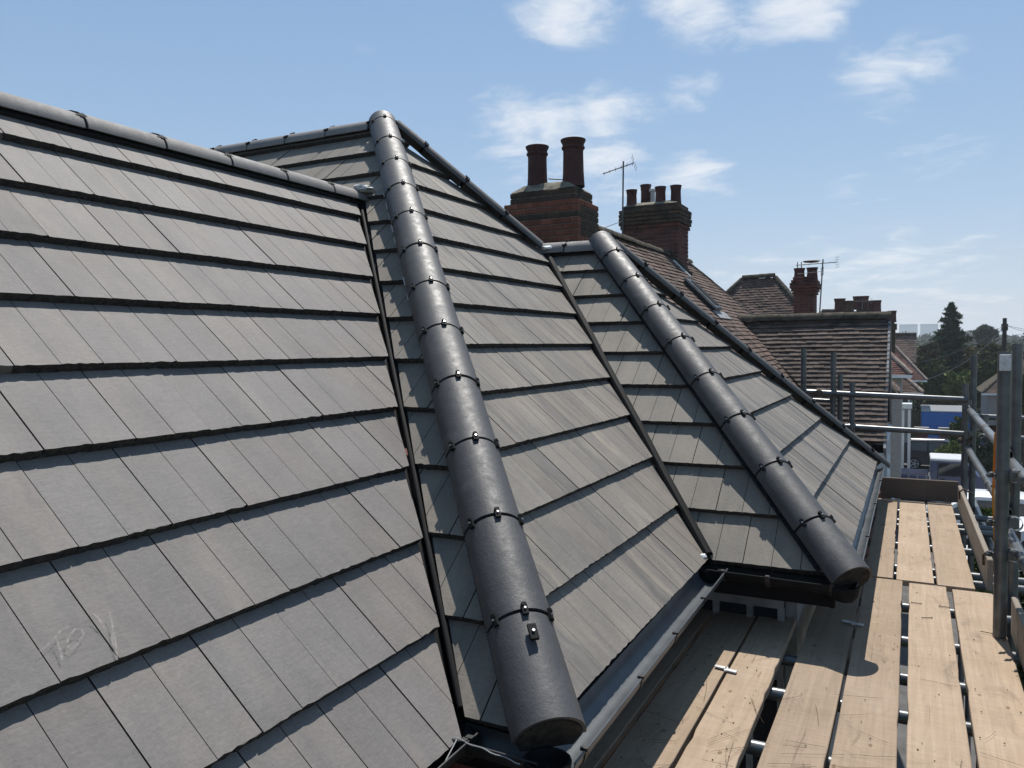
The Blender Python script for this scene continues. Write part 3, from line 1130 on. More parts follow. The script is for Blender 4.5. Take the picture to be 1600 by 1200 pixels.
def plain_tiles(O, U, V, clips, v0, v1, u0, u1, gauge=0.10, w=0.165, th=0.014, seed=1, single=None, mat='plain_tile', parent=None, jitter=1.0):
    """small clay tiles, each with its own edges; joined unless `single` is the slope that takes them as objects"""
    N = U.cross(V)
    r = random.Random(seed)
    joined = MB()
    shared = None
    k = 0
    v = v0
    L = gauge + 0.06
    count = 0
    while v < v1:
        u = u0 + (k % 2) * w / 2
        while u < u1:
            poly = [(u + .0025, v), (u + w - .0025, v), (u + w - .0025, v + L), (u + .0025, v + L)]
            got = None
            for c in clips:
                q = clip_convex(poly, c)
                if len(q) >= 3 and area(q) > 8e-4:
                    got = q
                    break
            if got:
                sag = 0.012 * jitter * math.sin(u * 1.9 + v * 0.7 + seed) + 0.008 * jitter * math.sin(v * 3.1 + u)
                lift = r.uniform(-0.004, 0.006) * jitter + sag
                dv = r.uniform(-0.006, 0.006) * jitter
                ti = r.uniform(-0.02, 0.02) * jitter
                tv, bv = [], []
                for (a, b) in got:
                    h = lift + ti * (a - u - w / 2) + 2 * th - th * (b - v) / gauge
                    tv.append(O + U * a + V * (b + dv) + N * h)
                    bv.append(O + U * a + V * (b + dv) + N * (h - th))
                n = len(got)
                mb = MB() if single is not None and count < 296 and in_view(tv[0], 0) else joined
                b0 = mb.verts(tv + bv)
                mb.face(*[b0 + i for i in range(n)])
                for i in range(n):
                    j = (i + 1) % n
                    mb.face(b0 + j, b0 + i, b0 + n + i, b0 + n + j)
                if mb is not joined:
                    count += 1
                    mb.obj('roof_tile', MAT[mat + '_single'], single)
            u += w
        v += gauge
        k += 1
    if joined.v:
        o = joined.obj('roof_tile', MAT[mat], parent if parent is not None else single)
        props(o, kind='stuff')


def roof_board(parent, poly3, N, name='roof_slope'):
    return MB().prism([Vector(p) - N * 0.004 for p in poly3], -N * 0.05).obj(name, MAT['mossy'], parent)


def half_round_run(parent, A, B, R, pitch, mat, name='ridge_tile', seed=1, drop=0.0):
    A, B = Vector(A), Vector(B)
    d = (B - A).normalized()
    side = d.cross(Vector((0, 0, 1))).normalized()
    upv = side.cross(d).normalized()
    n = max(1, round((B - A).length / pitch))
    p = (B - A).length / n
    mb = MB()
    arc_shell(mb, 0.003, p - 0.003, R, 0.015, math.radians(88), 12, 0.004)
    me = mb.mesh(name, mat, True)
    r = random.Random(seed)
    for i in range(n):
        o = link(bpy.data.objects.new(name, me))
        child(o, parent)
        mm = Matrix((side, d, upv)).transposed().to_4x4()
        mm.translation = A + d * (p * i) + upv * (r.uniform(-.006, .006) - drop)
        o.matrix_basis = mm


neighbour = thing('neighbour_house', (-4, 14, 0), 'neighbouring brick house with brown clay tile roof and mossy gable ridge', 'house')
NR = Vector((-4.14, 0, H + 1.69))
q2 = math.sqrt(0.5)
U, V = Vector((0, 1, 0)), Vector((-q2, 0, q2))
NN = U.cross(V)
NE = -1.0                                                   # eaves x of the neighbour's front slope
NEz = H - 2.456 - NE
vN = (NR.z - NEz) / q2
yH = 16.2                                                   # where the hip leaves the ridge
hipN = Vector((NE, yH + (NE - NR.x), NEz))
yN = 9.5
sl = roof_board(neighbour, [(NE, yN, NEz), hipN, (NR.x, yH, NR.z), (NR.x, yN, NR.z)], NN)
plain_tiles(Vector((NE, 0, NEz)), U, V, [[(yN, -.05), (hipN.y, -.05), (hipN.y, 0), (yH, vN), (yN, vN)]], -.04, vN, 8.6, hipN.y, seed=4, parent=sl, jitter=.7)
roof_board(neighbour, [(NR.x, yH, NR.z), hipN, (2 * NR.x - NE, hipN.y, NEz)], Vector((0, q2, q2)))
roof_board(neighbour, [(NR.x, yN, NR.z), (NR.x, yH, NR.z), (2 * NR.x - NE, hipN.y, NEz), (2 * NR.x - NE, yN, NEz)], Vector((-q2, 0, q2)))
half_round_run(neighbour, (NR.x, 9.8, NR.z), (NR.x, yH, NR.z), 0.10, 0.33, MAT['mossy'], drop=.02)
half_round_run(neighbour, (NR.x, yH, NR.z), hipN, 0.07, 0.33, MAT['mossy'], 'hip_tile', drop=.03)
MB().box(-7.2, NE - .25, 8.9, hipN.y - .25, 0, NEz - .05).obj('wall', MAT['brick_dark'], neighbour)
MB().box(NE - .02, NE + .09, 8.75, hipN.y, NEz - .09, NEz - .03).obj('gutter', MAT['black_plastic'], neighbour)

# the gabled projection with the sagging tiles
GY, GZr, GX = 15.2, H + 0.42, -0.36
GE = H - 1.51
run = GZr - GE
U, V = Vector((1, 0, 0)), Vector((0, q2, q2))
NG = U.cross(V)
vG = run / q2
sl = roof_board(neighbour, [(-.946, GY - run, GE), (GX, GY - run, GE), (GX, GY, GZr), (-2.876, GY, GZr)], NG)
plain_tiles(Vector((0, GY - run, GE)), U, V, [[(-.90, -.04), (GX + .02, -.04), (GX + .02, vG), (-2.84, vG)]], -.03, vG, -2.95, GX + .1, seed=9, single=sl, jitter=.8, w=.17, gauge=.102, th=.025)
roof_board(neighbour, [(-.946, GY + run, GE), (-2.876, GY, GZr), (GX, GY, GZr), (GX, GY + run, GE)], Vector((0, q2, q2)))
half_round_run(neighbour, (-2.95, GY, GZr + .02), (GX + .03, GY, GZr + .02), 0.125, 0.40, MAT['mossy'], seed=3, drop=.01)
# gable wall, barge boards, window and bay below
mb = MB()
mb.prism([(GX - .14, GY - run + .1, GE - .1), (GX - .14, GY + run - .1, GE - .1), (GX - .14, GY, GZr - .16)], (-.2, 0, 0))
mb.box(-2.9, GX - .14, GY - run + .16, GY + run - .16, 0, GE - .10)
mb.obj('wall', MAT['render_wall'], neighbour)
for sgn in (-1, 1):
    p0, p1 = Vector((GX, GY + sgn * (run + .08), GE - .14)), Vector((GX, GY, GZr - .06))
    dd = (p1 - p0).normalized()
    nn = Vector((1, 0, 0)).cross(dd)
    MB().obox((p0 + p1) / 2, dd * ((p1 - p0).length / 2), nn * .085, Vector((.018, 0, 0))).obj('barge_board', MAT['grey_board'], neighbour)
wn = MB().box(GX - .12, GX - .05, GY - 1.25, GY + 1.25, GE - 1.25, GE - .12).obj('window', MAT['glass'], neighbour)
for i in range(6):
    yy = GY - 1.28 + 2.5 * i / 5
    MB().box(GX - .13, GX + .01, yy - .01, yy + .07, GE - 1.28, GE - .08).obj('frame', MAT['white_upvc'], wn)
MB().box(GX - .135, GX + .02, GY - 1.29, GY + 1.31, GE - .10, GE - .03).obj('frame', MAT['white_upvc'], wn)
MB().box(GX - .135, GX + .10, GY - 1.35, GY + 1.37, GE - 1.36, GE - 1.281).obj('window_sill', MAT['white_upvc'], neighbour)
# flank below the eaves: fascia, windows and brick pier
MB().box(-.95, GX + .02, GY - run - .03, GY - run + .02, GE - .17, GE - .04).obj('fascia', MAT['soffit'], neighbour)
fl = MB().box(-.9, GX - .22, GY - run + .09, GY - run + .14, GE - .75, GE - .20).obj('window', MAT['glass'], neighbour)
for x_ in (-.92, -.76, -.60, -.52):
    MB().box(x_, x_ + .055, GY - run + .05, GY - run + .089, GE - .76, GE - .19).obj('frame', MAT['white_upvc'], fl)
# round red-tiled bay between the two houses with courses of small tiles
bay = MB().lathe((-.78, 12.9, GE - 1.9), [(0.50, 0), (0.50, 1.22), (0.02, 1.25)], 24).obj('bay', MAT['brick_dark'], neighbour, True)
mb = MB()
for k in range(12):
    z = GE - 1.85 + k * 0.098
    n = 19
    for i in range(n):
        a = 2 * math.pi * (i + .5 * (k % 2)) / n
        c = Vector((-.78 + .515 * math.cos(a), 12.9 + .515 * math.sin(a), z + .05))
        rad = Vector((math.cos(a), math.sin(a), -.12)).normalized()
        tan = Vector((-math.sin(a), math.cos(a), 0))
        mb.obox(c, tan * .079, rad * .008, rad.cross(tan).normalized() * .055)
props(mb.obj('hung_tile', MAT['red_tile'], bay), kind='stuff')
# downpipe on the corner
MB().tube([(GX + .03, GY - run + .05, GE - .2), (GX + .03, GY - run + .05, 0.1)], .036, 8).obj('downpipe', MAT['white_upvc'], neighbour, True)

# roof window lying on the neighbour's slope, seen edge-on
P1, P2 = on_plane(1049, 438, (NE, 0, NEz), NN), on_plane(1127, 490, (NE, 0, NEz), NN)
yv = (P1.y + P2.y) / 2
V = Vector((-q2, 0, q2))
vt, vb_ = (P1 - Vector((NE, 0, NEz))).dot(V), (P2 - Vector((NE, 0, NEz))).dot(V)
rw = Vector((NE, yv, NEz))
c = rw + V * ((vt + vb_) / 2) + NN * .06 + Vector((0, .20, 0))
win = MB().obox(c, Vector((0, .22, 0)), V * ((vt - vb_) / 2), NN * .055).obj('roof_window', MAT['black_plastic'], neighbour)
MB().obox(c + NN * .062, Vector((0, .16, 0)), V * ((vt - vb_) / 2 - .07), NN * .004).obj('pane', MAT['matte_black'], win)
MB().obox(rw + V * (vb_ - .09) + NN * .035 + Vector((0, .36, 0)), Vector((0, .45, 0)), V * .09, NN * .008).obj('flashing', MAT['grey_board'], win)
MB().obox(c - Vector((0, .24, 0)) + NN * .04, Vector((0, .02, 0)), V * ((vt - vb_) / 2 + .02), NN * .018).obj('flashing', MAT['grey_board'], win)


# ---- chimneys, brick by brick on the two faces that show
BRICKS = {}


def brick(parent, mat, x0_, x1_, y0_, y1_, z0_, z1_):
    dx, dy, dz = x1_ - x0_, y1_ - y0_, z1_ - z0_
    key = (mat.name, round(dx, 3), round(dy, 3), round(dz, 3))
    if key not in BRICKS:
        BRICKS[key] = MB().bbox(-dx / 2, dx / 2, -dy / 2, dy / 2, -dz / 2, dz / 2, 0.006).mesh('brick', mat)
    o = link(bpy.data.objects.new('brick', BRICKS[key]))
    child(o, parent)
    o.matrix_basis = Matrix.Translation(((x0_ + x1_) / 2, (y0_ + y1_) / 2, (z0_ + z1_) / 2)) @ Matrix.Rotation(rng.uniform(-.006, .006), 4, 'Z')


def stack(owner, xa, xb, ya, yb, z0_, z1_, mat_fn, name='chimney_stack', proj=None, side_fn=None):
    """brick stack; proj(z) gives how far a course steps out"""
    core = MB().box(xa + .012, xb - .012, ya + .012, yb - .012, z0_, z1_ - .004).obj(name, MAT['mortar'], owner)
    C = 0.075
    n = int((z1_ - z0_) / C)
    for k in range(n):
        z = z1_ - (k + 1) * C
        e = proj(k) if proj else 0.0
        mt = mat_fn(k)
        X0, X1, Y0, Y1 = xa - e, xb + e, ya - e, yb + e
        nb = max(2, round((X1 - X0) / .225))
        w = (X1 - X0) / nb
        cuts = [X0 + w * i for i in range(nb + 1)] if k % 2 == 0 else [X0] + [X0 + w * (i + .5) for i in range(nb)] + [X1]
        for a, b in zip(cuts, cuts[1:]):
            brick(core, mt, a + .004, b - .004, Y0, Y0 + .10 + e, z + .005, z + C - .005)
        nb = max(2, round((Y1 - Y0 - .1) / .225))
        w = (Y1 - Y0 - .1) / nb
        cuts = [Y0 + .1 + e + w * i for i in range(nb + 1)] if k % 2 else [Y0 + .1 + e] + [Y0 + .1 + w * (i + .5) for i in range(nb)] + [Y1]
        for a, b in zip(cuts, cuts[1:]):
            brick(core, side_fn(k) if side_fn else mt, X1 - .10 - e, X1, a + .004, b - .004, z + .005, z + C - .005)
    return core


def pot(owner, x, y, z, h, r, mat='clay_pot', rim=1.0):
    p = [(r * 1.08, 0), (r * 1.06, h * .05), (r * .99, h * .3), (r * .95, h * .7), (r * .97, h * .78), (r * 1.10 * rim, h * .80), (r * 1.10 * rim, h * .835),
         (r * 1.00, h * .85), (r * 1.03, h * .90), (r * 1.18 * rim, h * .96), (r * 1.20 * rim, h * .99), (r * 1.12, h), (r * .88, h), (r * .84, h * .9), (r * .80, h * .3), (r * .02, h * .3)]
    return MB().lathe((x, y, z), p, 24).obj('chimney_pot', MAT[mat], owner, True)


# big near stack with two tall pots
cx0, cx1, cy0, cy1 = -4.72, -3.69, 9.1, 9.81
zt = H + 1.83
m_ = lambda k: MAT['soot_brick'] if k in (2,) else MAT['brick']
stack(neighbour, cx0, cx1, cy0, cy1, H + 0.45, zt, m_, side_fn=lambda k: MAT['soot_brick'] if 1 <= k <= 5 else MAT['brick'])
stack(neighbour, cx0 + .06, cx1 - .06, cy0 + .06, cy1 - .06, zt, zt + .15, lambda k: MAT['soot_brick'])
mb = MB()
r_ = random.Random(5)
for ring, (ins, zz) in enumerate(((.07, .15), (.10, .185), (.22, .225), (.30, .24))):
    pass
nx, ny = 14, 10
idx = {}
for i in range(nx + 1):
    for j in range(ny + 1):
        u_, v_ = i / nx, j / ny
        edge = min(u_, 1 - u_) * 2 * .97, min(v_, 1 - v_) * 2 * .7
        hgt = .002 + .12 * min(1, min(edge) / .35) + r_.uniform(0, .008)
        idx[i, j] = mb.verts([(cx0 + .07 + u_ * (cx1 - cx0 - .14), cy0 + .07 + v_ * (cy1 - cy0 - .14), zt + .148 + hgt)])
for i in range(nx):
    for j in range(ny):
        mb.face(idx[i, j], idx[i + 1, j], idx[i + 1, j + 1], idx[i, j + 1])
mb.obj('flaunching', MAT['flaunching'], neighbour, True)
pA = at(840, 296, 9.42)
pB = at(896, 292, 9.42)
pot(neighbour, pA.x, pA.y, zt + .20, 0.575, .128)
pot(neighbour, pB.x, pB.y, zt + .20, 0.60, .135)
MB().tube([(pA.x + .12, 9.5, zt + .36), (pA.x + .32, 9.5, zt + .33)], .008, 6).obj('wire', MAT['black_plastic'], neighbour)

# stack astride the far end of the ridge, with four short pots
dx0, dx1, dy0, dy1 = -5.02, -3.92, 14.6, 15.35
z2 = H + 2.67
stack(neighbour, dx0, dx1, dy0, dy1, H + 0.9, z2, lambda k: MAT['soot_brick'] if k < 5 else MAT['brick_dark'], proj=lambda k: (.0, .045, .05, .05, .05, .025)[k] if k < 6 else 0.0)
mb = MB()
b = mb.verts([(dx0, dy0, z2 - .005), (dx1, dy0, z2 - .005), (dx1, dy1, z2 - .005), (dx0, dy1, z2 - .005), (dx0 + .22, dy0 + .2, z2 + .08), (dx1 - .22, dy0 + .2, z2 + .08), (dx1 - .22, dy1 - .2, z2 + .08), (dx0 + .22, dy1 - .2, z2 + .08)])
for f in ((0, 1, 5, 4), (1, 2, 6, 5), (2, 3, 7, 6), (3, 0, 4, 7), (4, 5, 6, 7)):
    mb.face(*[b + i for i in f])
mb.obj('flaunching', MAT['flaunching'], neighbour)
for (px, top, yy) in ((987, 297, 14.8), (1009, 289, 15.15), (1032, 292, 14.85), (1056, 290, 14.95)):
    P = at(px, top, yy)
    pot(neighbour, P.x, yy, z2 + .02, max(.28, P.z - z2 - .02), .098, rim=.95)
MB().lathe((at(1020, 300, 15.1).x, 15.1, z2 + .02), [(.045, 0), (.045, .30), (.075, .31), (.075, .36), (.02, .38)], 12).obj('flue_cowl', MAT['lead'], neighbour, True)
# lead flashing where the stack meets the tiles
MB().obox((dx1 + .10, 14.55, H - 2.456 - (dx1 + .10) + .05), (.16, 0, -.16), (0, .10, 0), (.01, 0, .01)).obj('flashing', MAT['lead'], neighbour)
for k in range(7):
    xx = dx1 - .02 - k * .02
mb = MB()
for k in range(9):
    xx = -4.1 + k * .055 - .02
    mb.obox((xx, dy0 - .02, H - 2.456 - xx + .09), (.03, 0, 0), (0, .012, 0), (0, 0, .05))
mb.obj('flashing', MAT['mossy'], neighbour)


# ---- television aerials
def yagi(name, base, top, boom_dir, boom_len, label, n=6, tilt=0.0, low=None):
    o = thing(name, base, label, 'aerial')
    b, t = Vector(base), Vector(top)
    MB().tube([b, t], .016, 8).obj('mast', MAT['aerial'], o)
    d = Vector(boom_dir).normalized()
    side = d.cross(Vector((0, 0, 1))).normalized()
    up = side.cross(d)
    c = t - Vector((0, 0, .10))
    MB().tube([c - d * boom_len * .35, c + d * boom_len * .65], .010, 6).obj('boom', MAT['aerial'], o)
    for i in range(n):
        p = c - d * boom_len * .30 + d * boom_len * .92 * i / (n - 1)
        MB().tube([p - up * .0 - side * .14 * (1.2 - i / n * .4), p + side * .14 * (1.2 - i / n * .4)], .005, 5).obj('element', MAT['aerial'], o)
    p = c - d * boom_len * .34
    for zz in (-.12, -.06, .06, .12):
        MB().tube([p + up * zz - side * .17, p + up * zz + side * .17], .005, 5).obj('reflector', MAT['aerial'], o)
    if low is not None:
        c2 = b + (t - b) * low
        m2 = MB()
        for i in range(4):
            m2.tube([c2 + side * (-.12 + .08 * i) + Vector((0, 0, -.10)), c2 + side * (-.12 + .08 * i) + Vector((0, 0, .10))], .005, 5)
        for i in range(2):
            m2.tube([c2 - side * .15 + Vector((0, 0, -.09 + .18 * i)), c2 + side * .15 + Vector((0, 0, -.09 + .18 * i))], .005, 5)
        m2.tube([c2, c2 + d * .6 + Vector((0, 0, -.02))], .006, 5)
        m2.obj('grid_reflector', MAT['aerial'], o)
    return o


ab, atp = at(972, 415, 14.45), at(974, 252, 14.45)
yagi('television_aerial', ab, atp, (-.95, -.35, -.32), .62, 'tall television aerial strapped to the four-pot brick chimney', 6, low=.43)

# ------------------------------------------------------------------ houses farther down the street
def hip_house(name, label, ridge_a, ridge_b, eave_z, tan_p, parent_wall='render_wall', tile='plain_tile', group=None, wall_right=.35):
    """hipped roof with its ridge along X, facing the camera; ridge_a/b are points"""
    a, b = Vector(ridge_a), Vector(ridge_b)
    o = thing(name, (a.x, a.y, 0), label, 'house', group)
    hgt = a.z - eave_z
    rn = hgt / tan_p
    P = [Vector((a.x - rn, a.y - rn, eave_z)), Vector((b.x + rn, a.y - rn, eave_z)), Vector((b.x + rn, a.y + rn, eave_z)), Vector((a.x - rn, a.y + rn, eave_z))]
    cs = 1 / math.sqrt(1 + tan_p ** 2)
    sn = tan_p * cs
    Nf = Vector((0, -sn, cs))
    Nr = Vector((sn, 0, cs))
    f = roof_board(o, [P[0], P[1], b, a], Nf)
    plain_tiles(Vector((0, a.y - rn, eave_z)), Vector((1, 0, 0)), Vector((0, cs, sn)), [[(P[0].x, -.05), (P[1].x, -.05), (P[1].x, 0), (b.x, hgt / sn), (a.x, hgt / sn), (P[0].x, 0)]], -.04, hgt / sn, P[0].x, P[1].x, parent=f, seed=int(a.y), mat=tile)
    f2 = roof_board(o, [P[1], P[2], b], Nr)
    plain_tiles(Vector((b.x + rn, 0, eave_z)), Vector((0, 1, 0)), Vector((-cs, 0, sn)), [[(P[1].y, -.05), (P[2].y, -.05), (P[2].y, 0), (b.y, hgt / sn), (P[1].y, 0)]], -.04, hgt / sn, P[1].y, P[2].y, parent=f2, seed=int(a.y) + 1, mat=tile)
    roof_board(o, [P[2], P[3], a, b], Vector((0, sn, cs)))
    roof_board(o, [P[3], P[0], a], Vector((-sn, 0, cs)))
    half_round_run(o, a + Vector((0, 0, .02)), b + Vector((0, 0, .02)), .12, .42, MAT['mossy'])
    hm = MAT['mossy'] if a.y < 23 or a.y > 60 or a.x < -4 else MAT['pale_hip']
    half_round_run(o, a, P[0], .09, .36, hm, 'hip_tile')
    half_round_run(o, b, P[1], .09, .36, hm, 'hip_tile')
    MB().box(P[0].x + .35, P[1].x - wall_right, P[0].y + .35, P[2].y - .35, 0, eave_z - .02).obj('wall', MAT[parent_wall], o)
    MB().box(P[0].x - .02, P[1].x + .02, P[0].y - .08, P[0].y - .01, eave_z - .13, eave_z - .02).obj('gutter', MAT['white_upvc'], o)
    return o, P


def house_window(o, xa, xb, y, za, zb, n=2, face='y'):
    if face == 'y':
        w = MB().box(xa, xb, y - .03, y + .02, za, zb).obj('window', MAT['glass'], o)
        for i in range(n + 1):
            xx = xa + (xb - xa) * i / n
            MB().box(xx - .05, xx + .05, y - .09, y - .031, za, zb).obj('frame', MAT['white_upvc'], w)
        for zz in (za, zb):
            MB().box(xa - .05, xb + .05, y - .095, y - .032, zz - .05, zz + .05).obj('frame', MAT['white_upvc'], w)
    else:
        w = MB().box(y - .02, y + .03, xa, xb, za, zb).obj('window', MAT['glass'], o)
        for i in range(n + 1):
            xx = xa + (xb - xa) * i / n
            MB().box(y + .031, y + .09, xx - .05, xx + .05, za, zb).obj('frame', MAT['white_upvc'], w)
        for zz in (za, zb):
            MB().box(y + .032, y + .095, xa - .05, xb + .05, zz - .05, zz + .05).obj('frame', MAT['white_upvc'], w)


hip_house('hipped_house', 'house whose brown hipped roof has a short level ridge left of a chimney', at(1160, 437, 25), at(1211, 434, 25), H - 1.2, 1.15)


def far_stack(xa, xb, ya, yb, z0_, z1_, owner, pots, mat='brick_dark', pr=.16, ph=.34):
    mb = MB()
    mb.box(xa, xb, ya, yb, z0_, z1_ - .42)
    mb.box(xa - .07, xb + .07, ya - .07, yb + .07, z1_ - .418, z1_ - .10)
    mb.box(xa + .05, xb - .05, ya + .05, yb - .05, z1_ - .098, z1_)
    mb.obj('chimney_stack', MAT[mat], owner)
    for (x, y) in pots:
        pot(owner, x, y, z1_ - .01, ph, pr, rim=.95)


# terrace house behind the gable: its tall red-brick chimney with two pots, dish and aerial
ridge_l, ridge_r = at(1195, 503, 22.5), at(1318, 488, 24.5)
terr, TP = hip_house('terrace_house', 'terrace house behind the mossy gable, mostly hidden, with a tall red chimney', (-4.6, 24.3, H + .55), (-2.2, 24.3, H + .55), H - 1.3, 1.0)
A1, A2 = at(1236, 445, 21.4), at(1276, 445, 21.4)
nb_stack = MB()
X0, X1 = A1.x, A2.x
stack_core = stack(terr, X0 + .06, X1 - .06, 21.4, 22.1, H - .4, H + 1.72, lambda k: MAT['brick_dark'], proj=lambda k: (.02, .06, .09, .09, .06, .03)[k] if k < 6 else 0)
for px in (1249, 1269):
    P = at(px, 436, 21.7)
    pot(terr, P.x, 21.7, H + 1.70, .26, .13, rim=.95)
for px in (1246, 1252):
    P = at(px, 436, 21.7)
    MB().tube([(P.x, 21.7, H + 1.9), (P.x, 21.7, H + 2.12)], .012, 6).obj('rod', MAT['tube'], terr)
MB().lathe((at(1268, 423, 21.7).x, 21.7, H + 2.08), [(.02, .0), (.18, .02), (.22, .05), (.02, .075)], 14).obj('cowl', MAT['steel'], terr, True)
yagi('television_aerial', at(1280, 500, 21.3), at(1286, 405, 21.3), (-.9, -.3, -.05), 1.0, 'thin television aerial leaning beside the red two-pot chimney', 7, low=.8)

far_house, FP = hip_house('far_house', 'distant red-roofed house with a cluster of chimney stacks', (at(1284, 488, 36).x, 36, at(1284, 488, 36).z), (at(1320, 488, 36).x, 36, at(1320, 488, 36).z), H - 1.2, 1.0, tile='red_tile')
for (pl, pr_, pt, Y, pots_) in ((1306, 1333, 490, 34.0, (1312,)), (1336, 1357, 483, 40.0, (1340, 1350)), (1355, 1376, 488, 44.0, (1360, 1370)), (1390, 1399, 503, 47.0, (1394,))):
    a, b = at(pl, pt, Y), at(pr_, pt, Y)
    far_stack(a.x, b.x, Y, Y + .9, H - 1, a.z, far_house, [(at(p, pt, Y + .4).x, Y + .4) for p in pots_], 'soot_brick', .2, .62)
tall = at(1323, 470, 34.3)
pot(far_house, tall.x, 34.4, at(1323, 489, 34.3).z, tall.z - at(1323, 489, 34.3).z, .26, 'soot_brick')
yagi('television_aerial', at(1347, 484, 39.5), at(1348, 467, 39.5), (-.9, -.3, 0), 1.1, 'small distant television aerial on the sooty chimney cluster', 5)

# houses at the end of the row, right of the gable: hipped bays with red tiles
h4, P4 = hip_house('bay_house', 'house with a pinkish hipped roof beyond the grey barge board', (at(1376, 530, 58).x, 58, at(1376, 530, 58).z), (at(1388, 530, 58).x, 58, at(1388, 530, 58).z), at(1437, 594, 55.5).z, 1.15, tile='red_tile', wall_right=.9)
house_window(h4, P4[1].x - 2.2, P4[1].x - 1.0, P4[0].y + .34, P4[0].z - 1.5, P4[0].z - .25, 3)
h5, P5 = hip_house('porch_house', 'nearer low tiled porch roof with a pale hip, right of the gable', (at(1375, 566, 43).x, 43, at(1375, 566, 43).z), (at(1387, 566, 43).x, 43, at(1387, 566, 43).z), at(1422, 614, 41).z, .9, wall_right=1.3)
house_window(h5, P5[1].x - 2.6, P5[1].x - 1.4, P5[0].y + .34, P5[0].z - 1.5, P5[0].z - .3, 3)
for px in (1411, 1421):
    q = at(px, 640, 40.5)
    MB().box(q.x - .06, q.x + .06, 40.44, 40.56, 0.03, q.z).obj('porch_post', MAT['white_upvc'], h5)
q, q1 = at(1407, 638, 40.5), at(1425, 638, 40.5)
MB().box(q.x, q1.x, 40.35, 41.4, q.z, q.z + .22).obj('porch_head', MAT['white_upvc'], h5)
a, b = at(1397, 523, 72), at(1432, 523, 72)
h6 = thing('gabled_house', (a.x, 72, 0), 'distant house with a plain grey-brown gabled roof before the treetops', 'house')
ez = at(1430, 566, 70).z
rn = (a.z - ez) * .9
cs = 1 / math.sqrt(1 + (1 / .9) ** 2)
f6 = roof_board(h6, [(a.x - 3, 72 - rn, ez), (b.x, 72 - rn, ez), (b.x, 72, a.z), (a.x - 3, 72, a.z)], Vector((0, -cs / .9, cs)))
plain_tiles(Vector((0, 72 - rn, ez)), Vector((1, 0, 0)), Vector((0, cs, cs / .9)), [[(a.x - 3, -.05), (b.x, -.05), (b.x, rn / cs), (a.x - 3, rn / cs)]], 0, rn / cs, a.x - 3, b.x, gauge=.2, w=.33, parent=f6, seed=3)
roof_board(h6, [(a.x - 3, 72 + rn, ez), (a.x - 3, 72, a.z), (b.x, 72, a.z), (b.x, 72 + rn, ez)], Vector((0, cs / .9, cs)))
half_round_run(h6, (a.x - 3, 72, a.z), (b.x, 72, a.z), .16, .45, MAT['mossy'])
mb = MB()
mb.prism([(b.x - .2, 72 - rn + .1, ez), (b.x - .2, 72 + rn - .1, ez), (b.x - .2, 72, a.z - .1)], (-.3, 0, 0))
mb.box(a.x - 3, b.x - .2, 72 - rn + .3, 72 + rn - .3, 0, ez)
mb.obj('wall', MAT['render_wall'], h6)
for i in range(3):
    house_window(h6, 70 + i * 1.5, 71 + i * 1.5, b.x - .18, ez - 1.6, ez - .4, 2, 'x')
# terrace on the other side of the street
for i, (px, py, Y, lab) in enumerate(((1578, 552, 75, 'pale roofed house beyond the telegraph pole at the right'), (1615, 545, 62, 'house at the right edge beyond the scaffold posts'))):
    p = at(px, py, Y)
    hip_house('opposite_house', lab, p, p + Vector((5, 0, 0)), p.z - 2.8, .9, tile='plain_tile', parent_wall='render_wall')

# distant slab of pale offices on the skyline
off = thing('office_block', at(1435, 515, 1500), 'pale grey office block far away on the skyline', 'building')
a, b = at(1405, 507, 1500), at(1434, 506, 1500)
c, d = at(1438, 508, 1500), at(1466, 506, 1500)
MB().box(a.x, b.x, 1500, 1530, 0, a.z).obj('wing', MAT['lead'], off)
MB().box(c.x, d.x, 1500, 1530, 0, d.z).obj('wing', MAT['lead'], off)

# ------------------------------------------------------------------ scaffold
D = H - 1.56                                               # top of the boards
TR = 0.029
scaf = thing('scaffold', (0.2, 6, 0), 'galvanised tube scaffold with guard rails beside the tiled roof', 'scaffold')


def stube(name, a, b, r=TR):
    mb = MB()
    a, b = Vector(a), Vector(b)
    mb.tube([a, b], r, 16, cap=False)
    d = (b - a).normalized()
    # hollow open ends
    mb.tube([b, a], r - .004, 16, cap=False)
    for p, s in ((a, 1), (b, -1)):
        e = Vector((0, 0, 1)) if abs(d.z) < .9 else Vector((1, 0, 0))
        e1 = (e - d * e.dot(d)).normalized()
        e2 = d.cross(e1)
        o_ = mb.verts([p + (e1 * math.cos(t) + e2 * math.sin(t)) * r for t in [2 * math.pi * k / 16 for k in range(16)]])
        i_ = mb.verts([p + (e1 * math.cos(t) + e2 * math.sin(t)) * (r - .004) for t in [2 * math.pi * k / 16 for k in range(16)]])
        for k in range(16):
            j = (k + 1) % 16
            mb.face(o_ + k, o_ + j, i_ + j, i_ + k)
    return mb.obj(name, MAT['tube'], scaf, True)


